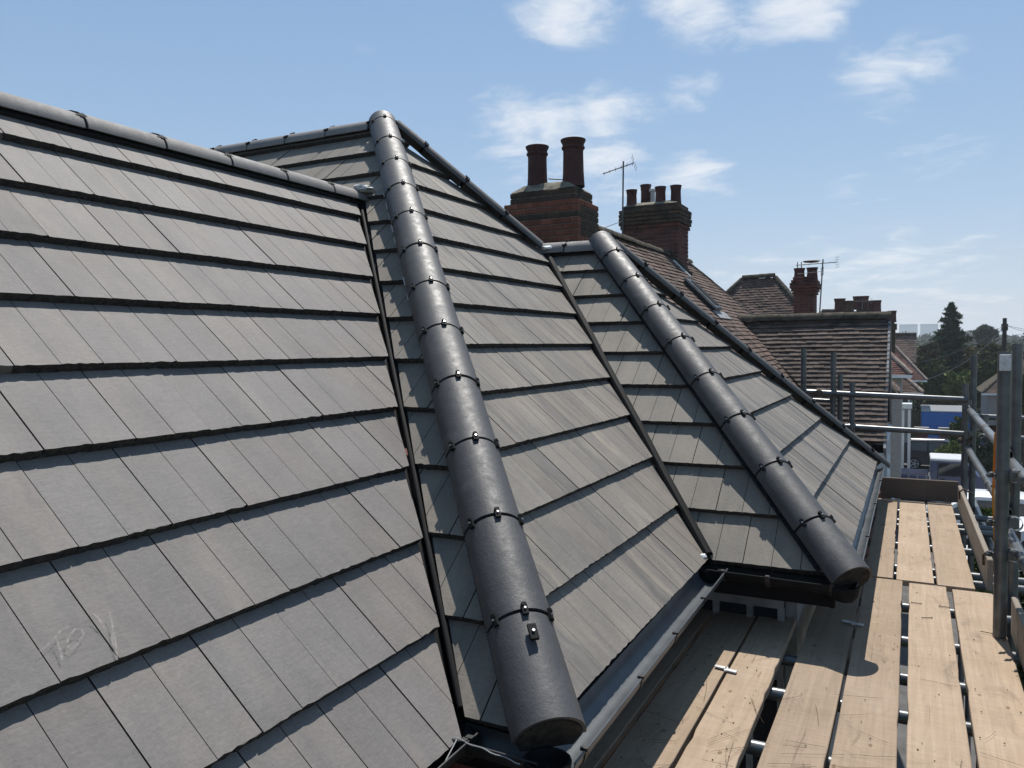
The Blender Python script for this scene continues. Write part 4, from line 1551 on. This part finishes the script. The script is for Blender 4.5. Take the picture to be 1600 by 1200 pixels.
def coupler(p, ax, other, r=TR):
    """two clamped half shells with flap bolts"""
    p, ax, other = Vector(p), Vector(ax).normalized(), Vector(other).normalized()
    mb = MB()
    mb.tube([p - ax * .026, p + ax * .026], r + .008, 12, cap=False)
    q = p + ax.cross(other).normalized() * (2 * r) if abs(ax.dot(other)) < .9 else p
    mb.tube([q - other * .026, q + other * .026], r + .008, 12, cap=False)
    mb.obox((p + q) / 2, ax * .02, other * .02, ax.cross(other).normalized() * .03)
    for c, a in ((p, ax), (q, other)):
        s = a.cross(Vector((.3, .5, .8))).normalized()
        mb.tube([c + s * (r + .004) - a.cross(s) * .03, c + s * (r + .02) + a.cross(s) * .055], .008, 6)
        mb.obox(c + s * (r + .016) + a.cross(s) * .03, a * .013, s * .010, a.cross(s) * .008)
    return mb.obj('coupler', MAT['rust'] if rng.random() < .2 else MAT['tube'], scaf, True)


X, Y_, Z_ = Vector((1, 0, 0)), Vector((0, 1, 0)), Vector((0, 0, 1))
for (x, y, zt_) in ((-1.07, 9.2, -.05), (-.765, 9.2, -.09), (-.70, 9.28, -.33), (-.572, 9.16, -.42), (.555, 9.22, -.13), (.480, 9.12, -.42)):
    stube('standard', (x, y, 0.0), (x, y, H + zt_))
stube('guard_rail', (-1.04, 9.14, H - .525), (.50, 9.07, H - .575))
stube('guard_rail', (-.69, 9.10, H - .885), (.47, 9.05, H - .918))
stube('guard_rail', (-1.05, 9.3, H - .62), (-.74, 9.3, H - .635), .022)
stube('guard_rail', (.515, 9.75, H - .68), (.50, 5.35, H - .655))
stube('guard_rail', (.50, 9.80, H - 1.07), (.515, 5.50, H - 1.02))
stube('guard_rail', (.515, 5.6, H - .70), (.53, 1.5, H - .68))
stube('guard_rail', (.515, 5.6, H - 1.12), (.53, 1.5, H - 1.10))
stube('ledger', (.58, 9.05, H - .74), (3.6, 8.95, H - .80))
stube('ledger', (.60, 8.55, H - .885), (3.6, 8.5, H - .95))
stube('ledger', (.60, 3, H - 1.70), (.60, 9.6, H - 1.70))
stube('ledger', (-.42, 2, H - 1.70), (-.42, 9.2, H - 1.70))
stube('standard', (.428, 4.82, D + .002), (.428, 4.82, H - .05), .032)
p = at(1590, 537, 5.7)
stube('standard', (p.x, 5.7, 0), (p.x, 5.7, p.z), .028)
MB().bbox(.428 - .026, .428 + .026, 4.82 - .042, 4.82 - .034, H - .150, H - .065, .003).obj('end_cap', MAT['lead'], scaf)
for y in (2.2, 2.72, 3.22, 3.76, 4.2, 4.74, 5.35, 6.05, 6.28, 7.0, 7.72, 7.95, 8.4):
    stube('transom', (-1.35 if y < 4.5 else -.45, y, D - .038 - TR - .003), (.70, y + rng.uniform(-.02, .02), D - .038 - TR - .003))
for (q, a, o_) in (((-.90, 9.13, H - .53), X, Z_), ((-.765, 9.2, H - .62), Z_, X), ((-.70, 9.25, H - .56), Z_, X), ((-.572, 9.13, H - .89), X, Z_), ((.50, 9.1, H - .60), Z_, Y_), ((.51, 9.12, H - 1.0), Z_, Y_),
                   ((.53, 8.95, H - .70), Y_, X), ((.515, 8.1, H - .67), Y_, Z_), ((.508, 6.6, H - 1.04), Y_, Z_), ((.507, 6.95, H - .66), Y_, Z_), ((.428, 4.82, H - .70), Z_, -Y_),
                   ((.428, 4.82, H - .95), Z_, -Y_), ((.428, 4.82, H - 1.12), Z_, -Y_), ((p.x, 5.7, H - .76), Z_, Y_), ((p.x, 5.7, H - 1.2), Z_, Y_), ((.51, 5.6, H - .88), Z_, X), ((.60, 8.6, H - .90), Y_, X),
                   ((.52, 9.15, H - .92), Z_, X), ((.515, 9.5, H - .68), Y_, X), ((.50, 9.2, H - 1.07), Y_, X)):
    coupler(q, a, o_)

# ---- deck boards, each its own thing
def board(name, x0_, x1_, y0_, y1_, z, label, mat='board', yaw=0.0, group='scaffold boards on the deck', seed=1, roll=0.0):
    """plank with worn, slightly wavy long edges"""
    r = random.Random(seed)
    w, L, T = (x1_ - x0_), (y1_ - y0_), .038
    n = 40
    mb = MB()
    rows = []
    ph = r.uniform(0, 6)
    for i in range(n + 1):
        y = L * i / n
        e0 = .0007 * math.sin(i * .9 + ph) + (r.uniform(0, .006) if r.random() < .12 else 0)
        e1 = .0007 * math.sin(i * .7 + ph * 2) + (r.uniform(0, .006) if r.random() < .12 else 0)
        bow = -.004 * math.sin(math.pi * i / n)
        c = .003
        pts = [(e0, y, bow - T), (w - e1, y, bow - T), (w - e1, y, bow - c), (w - e1 - c, y, bow), (e0 + c, y, bow), (e0, y, bow - c)]
        rows.append(mb.verts(pts))
    for a, b in zip(rows, rows[1:]):
        for k in range(6):
            j = (k + 1) % 6
            mb.face(a + k, b + k, b + j, a + j) if False else mb.face(a + k, a + j, b + j, b + k)
    mb.face(*[rows[0] + k for k in reversed(range(6))])
    mb.face(*[rows[-1] + k for k in range(6)])
    # face winding: first ring order runs counter-clockwise seen from -Y
    o = mb.obj(name, MAT[mat])
    o.location = (x0_, y0_, z)
    o.rotation_euler = (0, roll, yaw)
    return props(o, label, 'board', group)


lower = [(-1.262, -1.036, 'scaffold board in shade tight under the near gutter'),
         (-1.008, -.785, 'scaffold board half in sun next to the near gutter, left of the metal clip'),
         (-.765, -.563, 'narrower scaffold board left of the widest gap, right of the metal clip'),
         (-.497, -.274, 'sunlit scaffold board just right of the widest gap, its far end in shade'),
         (-.252, -.030, 'scaffold board whose left edge lies in the corner of the roof shadow'),
         (-.002, .213, 'scaffold board in the middle of the walkway with two loose nails'),
         (.233, .458, 'scaffold board along the outer edge of the walkway, under the thick post')]
ends = [4.72, 4.74, 4.66, 6.2, 5.70, 5.665, 5.64]
for i, (a, b, lab) in enumerate(lower):
    board('scaffold_board', a, b, 1.6, ends[i], D + (i % 3) * .0015, lab, seed=20 + i, yaw=rng.uniform(-.003, .003))
upper = [(-.272, -.098, 'left one of the three far scaffold boards, beside the grey gutter'), (-.078, .142, 'middle one of the three far scaffold boards'), (.160, .372, 'right one of the three far scaffold boards, beside the leaning toe board')]
for i, (a, b, lab) in enumerate(upper):
    board('scaffold_board', a, b, 5.73 - .02 * i, 8.66, D + .004, lab, seed=40 + i, yaw=.006)
# toe boards stand on edge
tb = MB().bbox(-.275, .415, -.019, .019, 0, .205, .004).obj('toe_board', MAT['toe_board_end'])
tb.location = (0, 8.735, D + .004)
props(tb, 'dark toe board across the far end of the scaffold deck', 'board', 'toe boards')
for (ya, yb, xx, yaw, lab) in ((5.72, 8.60, .452, .012, 'long toe board standing on edge along the far outer side of the deck'), (1.6, 4.93, .505, .0, 'toe board at the right frame edge, in front of the thick post')):
    tb = MB().bbox(-.016, .016, 0, yb - ya, 0, .205, .005).obj('toe_board', MAT['toe_board'])
    tb.location = (xx, ya, D - .012)
    tb.rotation_euler = (0, 0, yaw)
    props(tb, lab, 'board', 'toe boards')
# toe board clips
for (y, x) in ((8.25, .43), (5.86, .455)):
    mb = MB()
    pts = [Vector((x - .03, y, D + .12)), Vector((x - .032, y, D + .19)), Vector((x, y, D + .215)), Vector((x + .035, y, D + .20)), Vector((x + .08, y, D + .17))]
    mb.tube(pts, .008, 8)
    mb.obj('toe_board_clip', MAT['rust'], scaf)
# galvanised board clips
for i, (px, py, lab) in enumerate(((1135, 1046, 'small metal clip bridging the gap between two sunlit boards'), (1333, 974, 'small metal clip in the shade at the roof shadow'))):
    d_ = ray(px, py)
    P = CAM + d_ * ((D + .004 - H) / d_.z)
    mb = MB()
    mb.obox(P + Vector((-.028, .006, .004)), (.028, -.004, 0), (.002, .011, 0), (0, 0, .003))
    mb.obox(P + Vector((.026, -.018, .005)), (.026, -.004, 0), (.002, .012, 0), (0, 0, .003))
    mb.obox(P + Vector((0, -.006, .003)), (.006, 0, 0), (0, .024, 0), (0, 0, .004))
    props(mb.obj('board_clip', MAT['lead']), lab, 'clip', 'board clips')
# loose nails on the middle board
mb = MB()
for (px, py, a) in ((1431, 942, .05), (1475, 948, .02), (1541, 988, -.25), (1448, 965, .4)):
    d_ = ray(px, py)
    P = CAM + d_ * ((D + .007 - H) / d_.z)
    t = Vector((math.cos(a), math.sin(a), 0))
    mb.tube([P - t * .028, P + t * .028], .0022, 6)
    mb.tube([P + t * .028, P + t * .030], .005, 8)
props(mb.obj('loose_nails', MAT['rust']), 'few loose nails lying on the walkway boards', 'nails', kind='stuff')
# straw and twigs littering the near boards
mb = MB()
r_ = random.Random(12)
for i in range(95):
    x = r_.uniform(-1.0, -.02) if r_.random() < .85 else r_.uniform(0, .45)
    y = 2.7 + abs(r_.gauss(0, .55))
    ok = any(a + .01 < x < b - .01 for a, b, _ in lower)
    if not ok or y > 4.6:
        continue
    a = r_.uniform(0, math.pi)
    L = r_.uniform(.02, .13)
    bend = r_.uniform(-.07, .07) * L
    t, s = Vector((math.cos(a), math.sin(a), 0)), Vector((-math.sin(a), math.cos(a), 0))
    c = Vector((x, y, D + .006))
    mb.tube([c - t * L, c + s * bend, c + t * L], .0006, 4)
for i in range(160):
    k = r_.randrange(7)
    a, b, _ = lower[k]
    x, y = r_.uniform(a + .01, b - .01), r_.uniform(2.6, ends[k] - .1)
    s = r_.uniform(.001, .003)
    mb.obox((x, y, D + .003), (s, s * .3, 0), (-.2 * s, s * .8, 0), (0, 0, s * .5))
props(mb.obj('straw_litter', MAT['straw']), 'straw and small crumbs littering the boards', 'litter', kind='stuff')
# orange webbing strap looped over the rail next to the thick post
q = at(1556, 668, 5.35)
q2_ = at(1553, 945, 5.35)
mb = MB()
prev = None
path = [(q.x + .03, q.z - .35), (q.x + .028, q.z - .05), (q.x + .012, q.z), (q.x - .008, q.z - .04), (q.x - .014, q.z - .4), (q2_.x + .0, q.z - .8), (q2_.x - .004, q2_.z)]
for (x, z) in path:
    b = mb.verts([(x - .002, 5.33, z), (x + .012, 5.385, z), (x + .016, 5.385, z), (x + .002, 5.33, z)])
    if prev is not None:
        for i in range(4):
            j = (i + 1) % 4
            mb.face(prev + i, prev + j, b + j, b + i)
    prev = b
props(mb.obj('webbing_strap', MAT['strap']), 'orange webbing strap hanging beside the thick scaffold post', 'strap')

# ------------------------------------------------------------------ vegetation
def foliage(mb, centres, leaf, per, r, squash=1.0, aspect=1.7):
    for (c, rad) in centres:
        for i in range(per):
            d = Vector((r.gauss(0, 1), r.gauss(0, 1), r.gauss(0, 1)))
            d.normalize()
            p = Vector(c) + Vector((d.x, d.y, d.z * squash)) * rad * (r.random() ** .45)
            a = Vector((r.gauss(0, 1), r.gauss(0, 1), r.gauss(0, .7))).normalized()
            b = a.cross(Vector((r.gauss(0, 1), r.gauss(0, 1), r.gauss(0, 1)))).normalized()
            s = leaf * r.uniform(.6, 1.3)
            bb = mb.verts([p - a * s * aspect, p + b * s * .5, p + a * s * aspect, p - b * s * .5])
            mb.face(bb, bb + 1, bb + 2, bb + 3)


def broad_tree(name, label, x, y, h, rx, rz, mat, leaf=.16, clumps=60, per=60, seed=1, ry=None, group=None, trunk_h=None, cat='tree', z_off=0):
    r = random.Random(seed)
    o = thing(name, (x, y, 0), label, cat, group)
    th_ = h - rz * 1.2 if trunk_h is None else trunk_h
    tm = MB()
    tm.tube([(x, y, -.1), (x + .05 * h * r.uniform(-1, 1) * .3, y, th_ * .5), (x, y, th_ + rz * .4)], .028 * h, 8, r2=.012 * h)
    cen = []
    for i in range(clumps):
        d = Vector((r.gauss(0, 1), r.gauss(0, 1), r.gauss(0, 1))).normalized()
        q = r.uniform(.45, 1.0) * r.uniform(.85, 1.12)
        c = Vector((x + d.x * rx * q, y + d.y * (ry or rx) * q, h - rz + d.z * rz * q))
        if c.z < .15:
            c.z = .15
        cen.append((c, min(rx, rz) * r.uniform(.16, .34)))
    for i in range(7):
        c, _ = cen[i]
        tm.tube([(x, y, th_ * .7), ((x + c.x) / 2, (y + c.y) / 2, (th_ + c.z) / 2 + .1), c], .010 * h, 6, r2=.003 * h)
    tm.obj('trunk', MAT['bark'], o)
    cm = MB()
    foliage(cm, cen, leaf, per, r)
    cm.obj('crown', MAT[mat], o)
    return o


def conifer(name, label, x, y, h, w, mat, seed=1, tiers=52, leaf=.24):
    r = random.Random(seed)
    o = thing(name, (x, y, 0), label, 'tree')
    MB().tube([(x, y, -.1), (x, y, h * .97)], .02 * h, 8, r2=.004 * h).obj('trunk', MAT['bark'], o)
    cm = MB()
    for t in range(tiers):
        f = t / tiers
        z = h * (.06 + .92 * f)
        R = w * (1 - f) ** .92 * r.uniform(.72, 1.15) + .04
        nb = max(4, int(9 * (1 - f) + 4))
        for i in range(nb):
            a = 2 * math.pi * (i + r.random()) / nb
            L = R * r.uniform(.6, 1.15)
            d = Vector((math.cos(a), math.sin(a), 0))
            for k in range(9):
                s = (k + .5) / 9
                c = Vector((x, y, z)) + d * L * s + Vector((0, 0, -.30 * L * s + .22 * L * s * s))
                foliage(cm, [(c, .12 * L + .16 * (1 - .6 * f))], leaf * (1 - .45 * f), 4, r, .5, 1.5)
    cm.obj('crown', MAT[mat], o)
    return o


p = at(1487, 467, 76)
conifer('conifer_tree', 'tall dark conifer rising above the street at the right', p.x, 76, p.z, 4.3, 'leaf_conifer', 3)


def tree_at(name, label, pl, pr_, ptop, Y, pbot, mat, **k):
    a, b = at(pl, ptop, Y), at(pr_, ptop, Y)
    bt = at((pl + pr_) / 2, pbot, Y)
    rz = (a.z - bt.z) / 2
    return broad_tree(name, label, (a.x + b.x) / 2, Y, (a.z + b.z) / 2, abs(b.x - a.x) / 2, rz, mat, **k)


tree_at('broadleaf_tree', 'dark tree below and left of the tall conifer', 1440, 1492, 560, 70, 640, 'leaf_dark', seed=2, clumps=90, leaf=.15)
tree_at('broadleaf_tree', 'bright green bush-like tree right of the conifer foot', 1478, 1545, 574, 68, 640, 'leaf_bright', seed=3, clumps=90, leaf=.13)
tree_at('broadleaf_tree', 'dark round tree behind the doubled far scaffold posts', 1520, 1570, 562, 66, 650, 'leaf_dark', seed=4, clumps=80, leaf=.14)
tree_at('broadleaf_tree', 'brownish autumn tree between conifer and telegraph pole', 1505, 1590, 536, 70, 600, 'leaf_autumn', seed=5, clumps=110, leaf=.22)
tree_at('broadleaf_tree', 'brown leafy tree left of the conifer', 1432, 1480, 538, 75, 600, 'leaf_autumn', seed=6, clumps=90, leaf=.22)
tree_at('broadleaf_tree', 'airy pale tree on the skyline left of the telegraph pole', 1525, 1556, 509, 130, 540, 'leaf_far', seed=7, clumps=60, leaf=.3)
tree_at('shrub', 'leafy shrub climbing outside the scaffold at the lower right', 1572, 1690, 850, 9.5, 1160, 'leaf_dark', seed=8, clumps=130, leaf=.045, per=80, cat='shrub')
tree_at('shrub', 'young shrub poking up behind the long toe board', 1520, 1575, 792, 12.5, 960, 'leaf_bright', seed=9, clumps=45, leaf=.05, per=40, cat='shrub')
tree_at('hedge', 'clipped rounded hedge beside the black car', 1465, 1506, 693, 46.5, 729, 'leaf_bright', seed=10, clumps=110, leaf=.07, per=70, cat='hedge', trunk_h=.4)
tree_at('shrub', 'dark ivy clump behind the guard rail coupling', 1484, 1512, 652, 49, 705, 'leaf_dark', seed=11, clumps=60, leaf=.09, cat='shrub')
tree_at('shrub', 'dark hedge mass behind the thick post and rails', 1512, 1560, 668, 47, 735, 'leaf_conifer', seed=13, clumps=110, leaf=.12, per=70, cat='shrub', trunk_h=.6)
tree_at('broadleaf_tree', 'small tree at the right frame edge behind the scaffold posts', 1582, 1625, 588, 40, 650, 'leaf_autumn', seed=14, clumps=60, leaf=.1)
# a wood along the skyline that reads as one mass
mb = MB()
r_ = random.Random(31)
for row, (Y, pt, px0, px1, n, lf) in enumerate(((420, 519, 1385, 1640, 70, .8), (260, 528, 1385, 1640, 70, .55), (160, 537, 1388, 1640, 60, .4), (110, 548, 1390, 1640, 44, .32))):
    cen = []
    for i in range(n):
        px = px0 + (px1 - px0) * (i + r_.uniform(-.5, .5)) / n
        t = at(px, pt + r_.uniform(-3, 9), Y * r_.uniform(.92, 1.08))
        hh = t.z
        rad = hh * r_.uniform(.20, .30)
        for k in range(6):
            cen.append((Vector((t.x + r_.uniform(-.3, .3) * hh, t.y + r_.uniform(-.3, .3) * hh, hh * r_.uniform(.25, .86))), rad * r_.uniform(.6, 1.0)))
    foliage(mb, cen, lf, 26, r_)
props(mb.obj('distant_wood', MAT['leaf_far']), 'band of distant treetops along the skyline', 'wood', kind='stuff')

# telegraph pole with wires
pt = at(1570, 497, 56)
pole = thing('telegraph_pole', (pt.x, 56, 0), 'dark wooden telegraph pole with wires at the right', 'pole')
MB().tube([(pt.x, 56, 0), (pt.x, 56, pt.z)], .15, 10, r2=.11).obj('post', MAT['wood_pole'], pole, True)
MB().box(pt.x - .16, pt.x + .16, 55.8, 56.2, pt.z - .75, pt.z - .35).obj('bracket', MAT['wood_pole'], pole)


def wire(a, b, sag):
    a, b = Vector(a), Vector(b)
    pts = [a + (b - a) * (i / 14) - Vector((0, 0, sag * 4 * (i / 14) * (1 - i / 14))) for i in range(15)]
    MB().tube(pts, .011, 5).obj('wire', MAT['black_plastic'], pole)


tp = Vector((pt.x, 56, pt.z - .4))
wire(tp, at(1400, 570, 40), .5)
wire(tp, at(1420, 600, 30), .6)
wire(tp, at(1660, 520, 40), .2)
wire(tp, at(1680, 510, 60), .3)
wire(tp, at(1545, 530, 90), .2)

# ------------------------------------------------------------------ vehicles (parked nose-in, seen from the side)
def wheel(o, x, y, r, w):
    t = MB().tube([(x, y - w / 2, r), (x, y + w / 2, r)], r, 24).obj('wheel', MAT['rubber'], o, True)
    m2 = MB()
    for s in (-1, 1):
        yy = y + s * (w / 2 + .004)
        for k in range(24):
            a = 2 * math.pi * k / 24
            dv = Vector((math.cos(a), 0, math.sin(a)))
            m2.obox(Vector((x, yy + s * .006, r)) + dv * r * .62, dv * r * .05, dv.cross(Vector((0, 1, 0))) * r * .085, Vector((0, .008, 0)))
        for k in range(5):
            a = 2 * math.pi * k / 5
            dv = Vector((math.cos(a), 0, math.sin(a)))
            m2.obox(Vector((x, yy + s * .008, r)) + dv * r * .33, dv * r * .28, dv.cross(Vector((0, 1, 0))) * r * .09, Vector((0, .008, 0)))
    m2.obj('rim', MAT['car_silver'], t)


def vehicle(name, label, cat, x, y, prof, glass, W, paintm, wheels, flip=1, wr=.34, roof=None, tum=.12, extra=None, z=0.03):
    """prof: body side outline (l, h) from rear-bottom round over the roof; the upper part leans inwards"""
    o = thing(name, (x, y, 0), label, cat)
    hmax = max(h for l, h in prof)
    belt = .52 * hmax
    mb = MB()
    n = len(prof)
    lat = []
    for k, s in enumerate((-1, -.86, .86, 1)):
        pts = []
        for (l, h) in prof:
            lean = max(0.0, (h - belt) / (hmax - belt)) * tum
            half = W / 2 - lean
            ins = 0.0 if abs(s) < .9 else .045
            cx = sum(a for a, b in prof) / n
            ll = l + (cx - l) * (.03 if ins else 0)
            hh = h - (.03 if ins and h > .3 * hmax else 0)
            pts.append((x + flip * ll, y + half * s, z + hh))
        lat.append(mb.verts(pts))
    for a, b in zip(lat, lat[1:]):
        for i in range(n):
            j = (i + 1) % n
            mb.face(a + i, a + j, b + j, b + i)
    mb.face(*[lat[0] + i for i in range(n)])
    mb.face(*[lat[-1] + i for i in reversed(range(n))])
    mb.obj('body', paintm, o, True)
    for poly in glass:
        for s in (-1, 1):
            g2 = MB()
            pts = []
            for (l, h) in poly:
                lean = max(0.0, (h - belt) / (hmax - belt)) * tum
                pts.append((x + flip * l, y + s * (W / 2 - lean + .006), z + h))
            g2.prism(pts, (0, s * .006, 0))
            g2.obj('side_window', MAT['glass'], o)
    for l in wheels:
        for s in (-1, 1):
            wheel(o, x + flip * l, y + s * (W / 2 - .10), wr, .22)
    return o


def screen(o, x, y, z, flip, l0, h0, l1, h1, W):
    mb = MB()
    d = Vector((flip * (l1 - l0), 0, h1 - h0))
    n = Vector((-d.z, 0, d.x)).normalized()
    if n.z < 0:
        n = -n
    c = Vector((x + flip * (l0 + l1) / 2, y, z + (h0 + h1) / 2)) + n * .035
    mb.obox(c, d * .46, Vector((0, W * .40, 0)), n * .006)
    mb.obj('windscreen', MAT['glass'], o)


suv = [(-2.2, .32), (-2.3, .7), (-2.22, 1.0), (-1.95, 1.5), (-1.6, 1.66), (.1, 1.68), (.55, 1.60), (1.25, 1.08), (2.1, .95), (2.3, .70), (2.28, .32)]
p = at(1401, 715, 50.5)
c1 = vehicle('car', 'black estate car parked on the drive beyond the brick bay', 'car', p.x + 2.3, 50.8, suv, [[(-1.85, 1.08), (-1.6, 1.52), (-.75, 1.56), (-.75, 1.08)], [(-.68, 1.08), (-.68, 1.56), (.12, 1.57), (.45, 1.50), (1.0, 1.08)]], 1.85, MAT['car_black'], (-1.4, 1.4), wr=.36)
screen(c1, p.x + 2.3, 50.8, .03, 1, .55, 1.60, 1.25, 1.08, 1.7)
MB().tube([(p.x + .75, 50.0, 1.73), (p.x + 2.4, 50.0, 1.75)], .03, 8).obj('roof_rail', MAT['steel'], c1)
MB().box(p.x + .02, p.x + .12, 49.93, 50.25, .85, 1.02).obj('tail_light', MAT['red_tile'], c1)

# blue flatbed pickup with a white cab roof
pk0, pk1 = at(1388, 735, 37.2), at(1504, 735, 37.2)
L = pk1.x - pk0.x
pk = thing('pickup_truck', (pk0.x + L / 2, 37.6, 0), 'blue flatbed pickup with a white cab roof by the hedge', 'truck')
zc = at(1470, 717, 37.2).z
zb = at(1420, 741, 37.2).z
mb = MB()
bx1 = pk0.x + L * .56
mb.bbox(pk0.x, bx1, 37.0, 38.9, zb - .42, zb - .30, .02)
for (a, b, c, d) in ((pk0.x, bx1, 37.0, 37.05), (pk0.x, bx1, 38.85, 38.9), (pk0.x, pk0.x + .05, 37.06, 38.84)):
    mb.box(a, b, c, d, zb - .299, zb)
mb.obj('flatbed', MAT['car_blue'], pk)
MB().box(pk0.x + .06, bx1 - .02, 37.06, 38.84, zb - .298, zb - .27).obj('bed_floor', MAT['lead'], pk)
mb = MB()
prof = [(bx1 + .04, .5), (bx1 + .04, zc - .1), (bx1 + .12, zc - .02), (bx1 + 1.25, zc - .02), (bx1 + 1.75, zb + .1), (bx1 + 2.3, zb - .05), (bx1 + 2.35, .5)]
mb.prism([(a, 37.0, z) for a, z in prof], (0, 1.8, 0))
mb.obj('cab', MAT['car_blue'], pk)
MB().bbox(bx1 + .03, bx1 + 1.34, 36.98, 38.82, zc - .08, zc + .04, .03).obj('roof', MAT['car_white'], pk)
MB().prism([(bx1 + .35, 36.99, zb + .02), (bx1 + 1.6, 36.99, zb + .06), (bx1 + 1.22, 36.99, zc - .14), (bx1 + .35, 36.99, zc - .14)], (0, -.012, 0)).obj('side_window', MAT['glass'], pk)
MB().box(bx1 + .30, bx1 + .325, 36.985, 36.999, .75, zc - .12).obj('door_seam', MAT['rubber'], pk)
MB().box(bx1 + .42, bx1 + .58, 36.965, 36.999, zb - .12, zb - .08).obj('door_handle', MAT['rubber'], pk)
MB().bbox(bx1 + 1.52, bx1 + 1.66, 36.76, 36.97, zb + .06, zb + .26, .02).obj('wing_mirror', MAT['rubber'], pk)
for i in range(5):
    MB().box(pk0.x + .1 + i * (bx1 - pk0.x - .2) / 4 - .03, pk0.x + .1 + i * (bx1 - pk0.x - .2) / 4 + .03, 36.975, 36.999, zb - .33, zb + .02).obj('side_post', MAT['grey_board'], pk)
MB().box(pk0.x + .3, bx1 + 2.2, 37.3, 38.6, .42, .62).obj('chassis', MAT['rubber'], pk)
for l in (pk0.x + .7, bx1 + 1.6):
    for yy in (37.12, 38.68):
        wheel(pk, l, yy, .34, .22)

# white people carrier, nose to the left
car_prof = [(-2.1, .3), (-2.2, .8), (-2.1, 1.35), (-1.7, 1.72), (-1.0, 1.82), (.35, 1.80), (.75, 1.66), (1.75, 1.12), (2.2, .92), (2.28, .6), (2.2, .3)]
p = at(1447, 752, 32.5)
c2 = vehicle('car', 'white people carrier with a raked windscreen, nose to the left', 'car', p.x + 1.9, 32.5, car_prof, [[(-1.75, 1.15), (-1.55, 1.58), (-.75, 1.66), (-.75, 1.15)], [(-.66, 1.15), (-.66, 1.66), (.30, 1.66), (.62, 1.54), (1.35, 1.15)]], 1.9, MAT['car_white'], (-1.35, 1.4), flip=-1)
screen(c2, p.x + 1.9, 32.5, .03, -1, .75, 1.66, 1.75, 1.12, 1.75)
van_prof = [(-2.6, .35), (-2.65, .9), (-2.6, 1.9), (-2.45, 2.1), (.9, 2.12), (1.2, 2.02), (1.85, 1.25), (2.5, 1.05), (2.62, .8), (2.6, .35)]
p = at(1482, 790, 25.5)
c3 = vehicle('van', 'white panel van partly hidden behind the scaffold posts', 'van', p.x + 2.8, 26, van_prof, [[(.15, 1.28), (.15, 1.85), (.95, 1.85), (1.55, 1.28)]], 1.95, MAT['car_white'], (-1.7, 1.7), flip=-1, tum=.08)
screen(c3, p.x + 2.8, 26, .03, -1, 1.2, 2.02, 1.85, 1.25, 1.8)
for z_ in (.78, 1.10):
    MB().box(p.x + .6, p.x + 5.3, 25.0, 25.02, z_, z_ + .06).obj('rubbing_strip', MAT['rubber'], c3)

# blue box truck far along the drive
a, b = at(1440, 641, 55), at(1500, 641, 55)
bt = thing('box_truck', (a.x, 56, 0), 'bright blue box-bodied truck beyond the hedges', 'truck')
MB().bbox(a.x, b.x + .6, 55, 60, .75, a.z - .1, .03).obj('box_body', MAT['van_blue'], bt)
MB().bbox(a.x - .02, b.x + .62, 54.98, 60.02, a.z - .098, a.z, .03).obj('roof', MAT['car_silver'], bt)
MB().bbox(a.x + .2, b.x + .4, 60.03, 61.8, .5, 2.3, .08).obj('cab', MAT['van_blue'], bt)
MB().box(a.x + .3, b.x + .3, 55.2, 61, .45, .74).obj('chassis', MAT['rubber'], bt)
for xx in (a.x + .35, b.x + .25):
    for yy in (56.2, 60.9):
        t = MB().tube([(xx - .13, yy, .42), (xx + .13, yy, .42)], .42, 18).obj('wheel', MAT['rubber'], bt, True)
# brick garden walls with pale copings beside the drive
for (pl, pr_, pt_, Y, lab) in ((1430, 1450, 668, 53, 'short brick pier wall with a pale coping left of the blue truck wheels'), (1468, 1486, 669, 53, 'short brick pier wall with a pale coping right of the blue truck wheels')):
    a, b = at(pl, pt_, Y), at(pr_, pt_, Y)
    w = thing('garden_wall', (a.x, Y, 0), lab, 'wall')
    MB().box(a.x, b.x, Y, Y + .25, 0, a.z - .06).obj('brickwork', MAT['brick_dark'], w)
    MB().bbox(a.x - .06, b.x + .06, Y - .06, Y + .31, a.z - .058, a.z + .03, .01).obj('coping', MAT['render_wall'], w)
a, b = at(1418, 640, 62), at(1448, 640, 62)
fn = thing('fence', (a.x, 62, 0), 'grey timber fence left of the blue truck', 'fence')
n = 14
for i in range(n):
    x_ = a.x + (b.x - a.x) * i / n
    MB().box(x_ + .01, x_ + (b.x - a.x) / n - .01, 62, 62.03, 0.05, a.z + rng.uniform(-.03, .03)).obj('plank', MAT['mossy'], fn)
MB().box(a.x, b.x, 62.031, 62.08, 1.2, 1.3).obj('rail', MAT['mossy'], fn)

# ------------------------------------------------------------------ summer haze over the street
hm_ = bpy.data.materials.new('haze')
hm_.use_nodes = True
hn = hm_.node_tree
hn.nodes.clear()
ho = hn.nodes.new('ShaderNodeOutputMaterial')
hv = hn.nodes.new('ShaderNodeVolumePrincipled')
hv.inputs['Color'].default_value = (0.86, 0.92, 1.0, 1)
hv.inputs['Density'].default_value = 0.00045
hv.inputs['Anisotropy'].default_value = 0.2
hn.links.new(hv.outputs[0], ho.inputs['Volume'])
props(MB().box(-4100, 4100, -450, 7100, -1.0, 32).obj('haze', hm_), 'thin pale summer haze over the whole street', 'haze', kind='stuff')
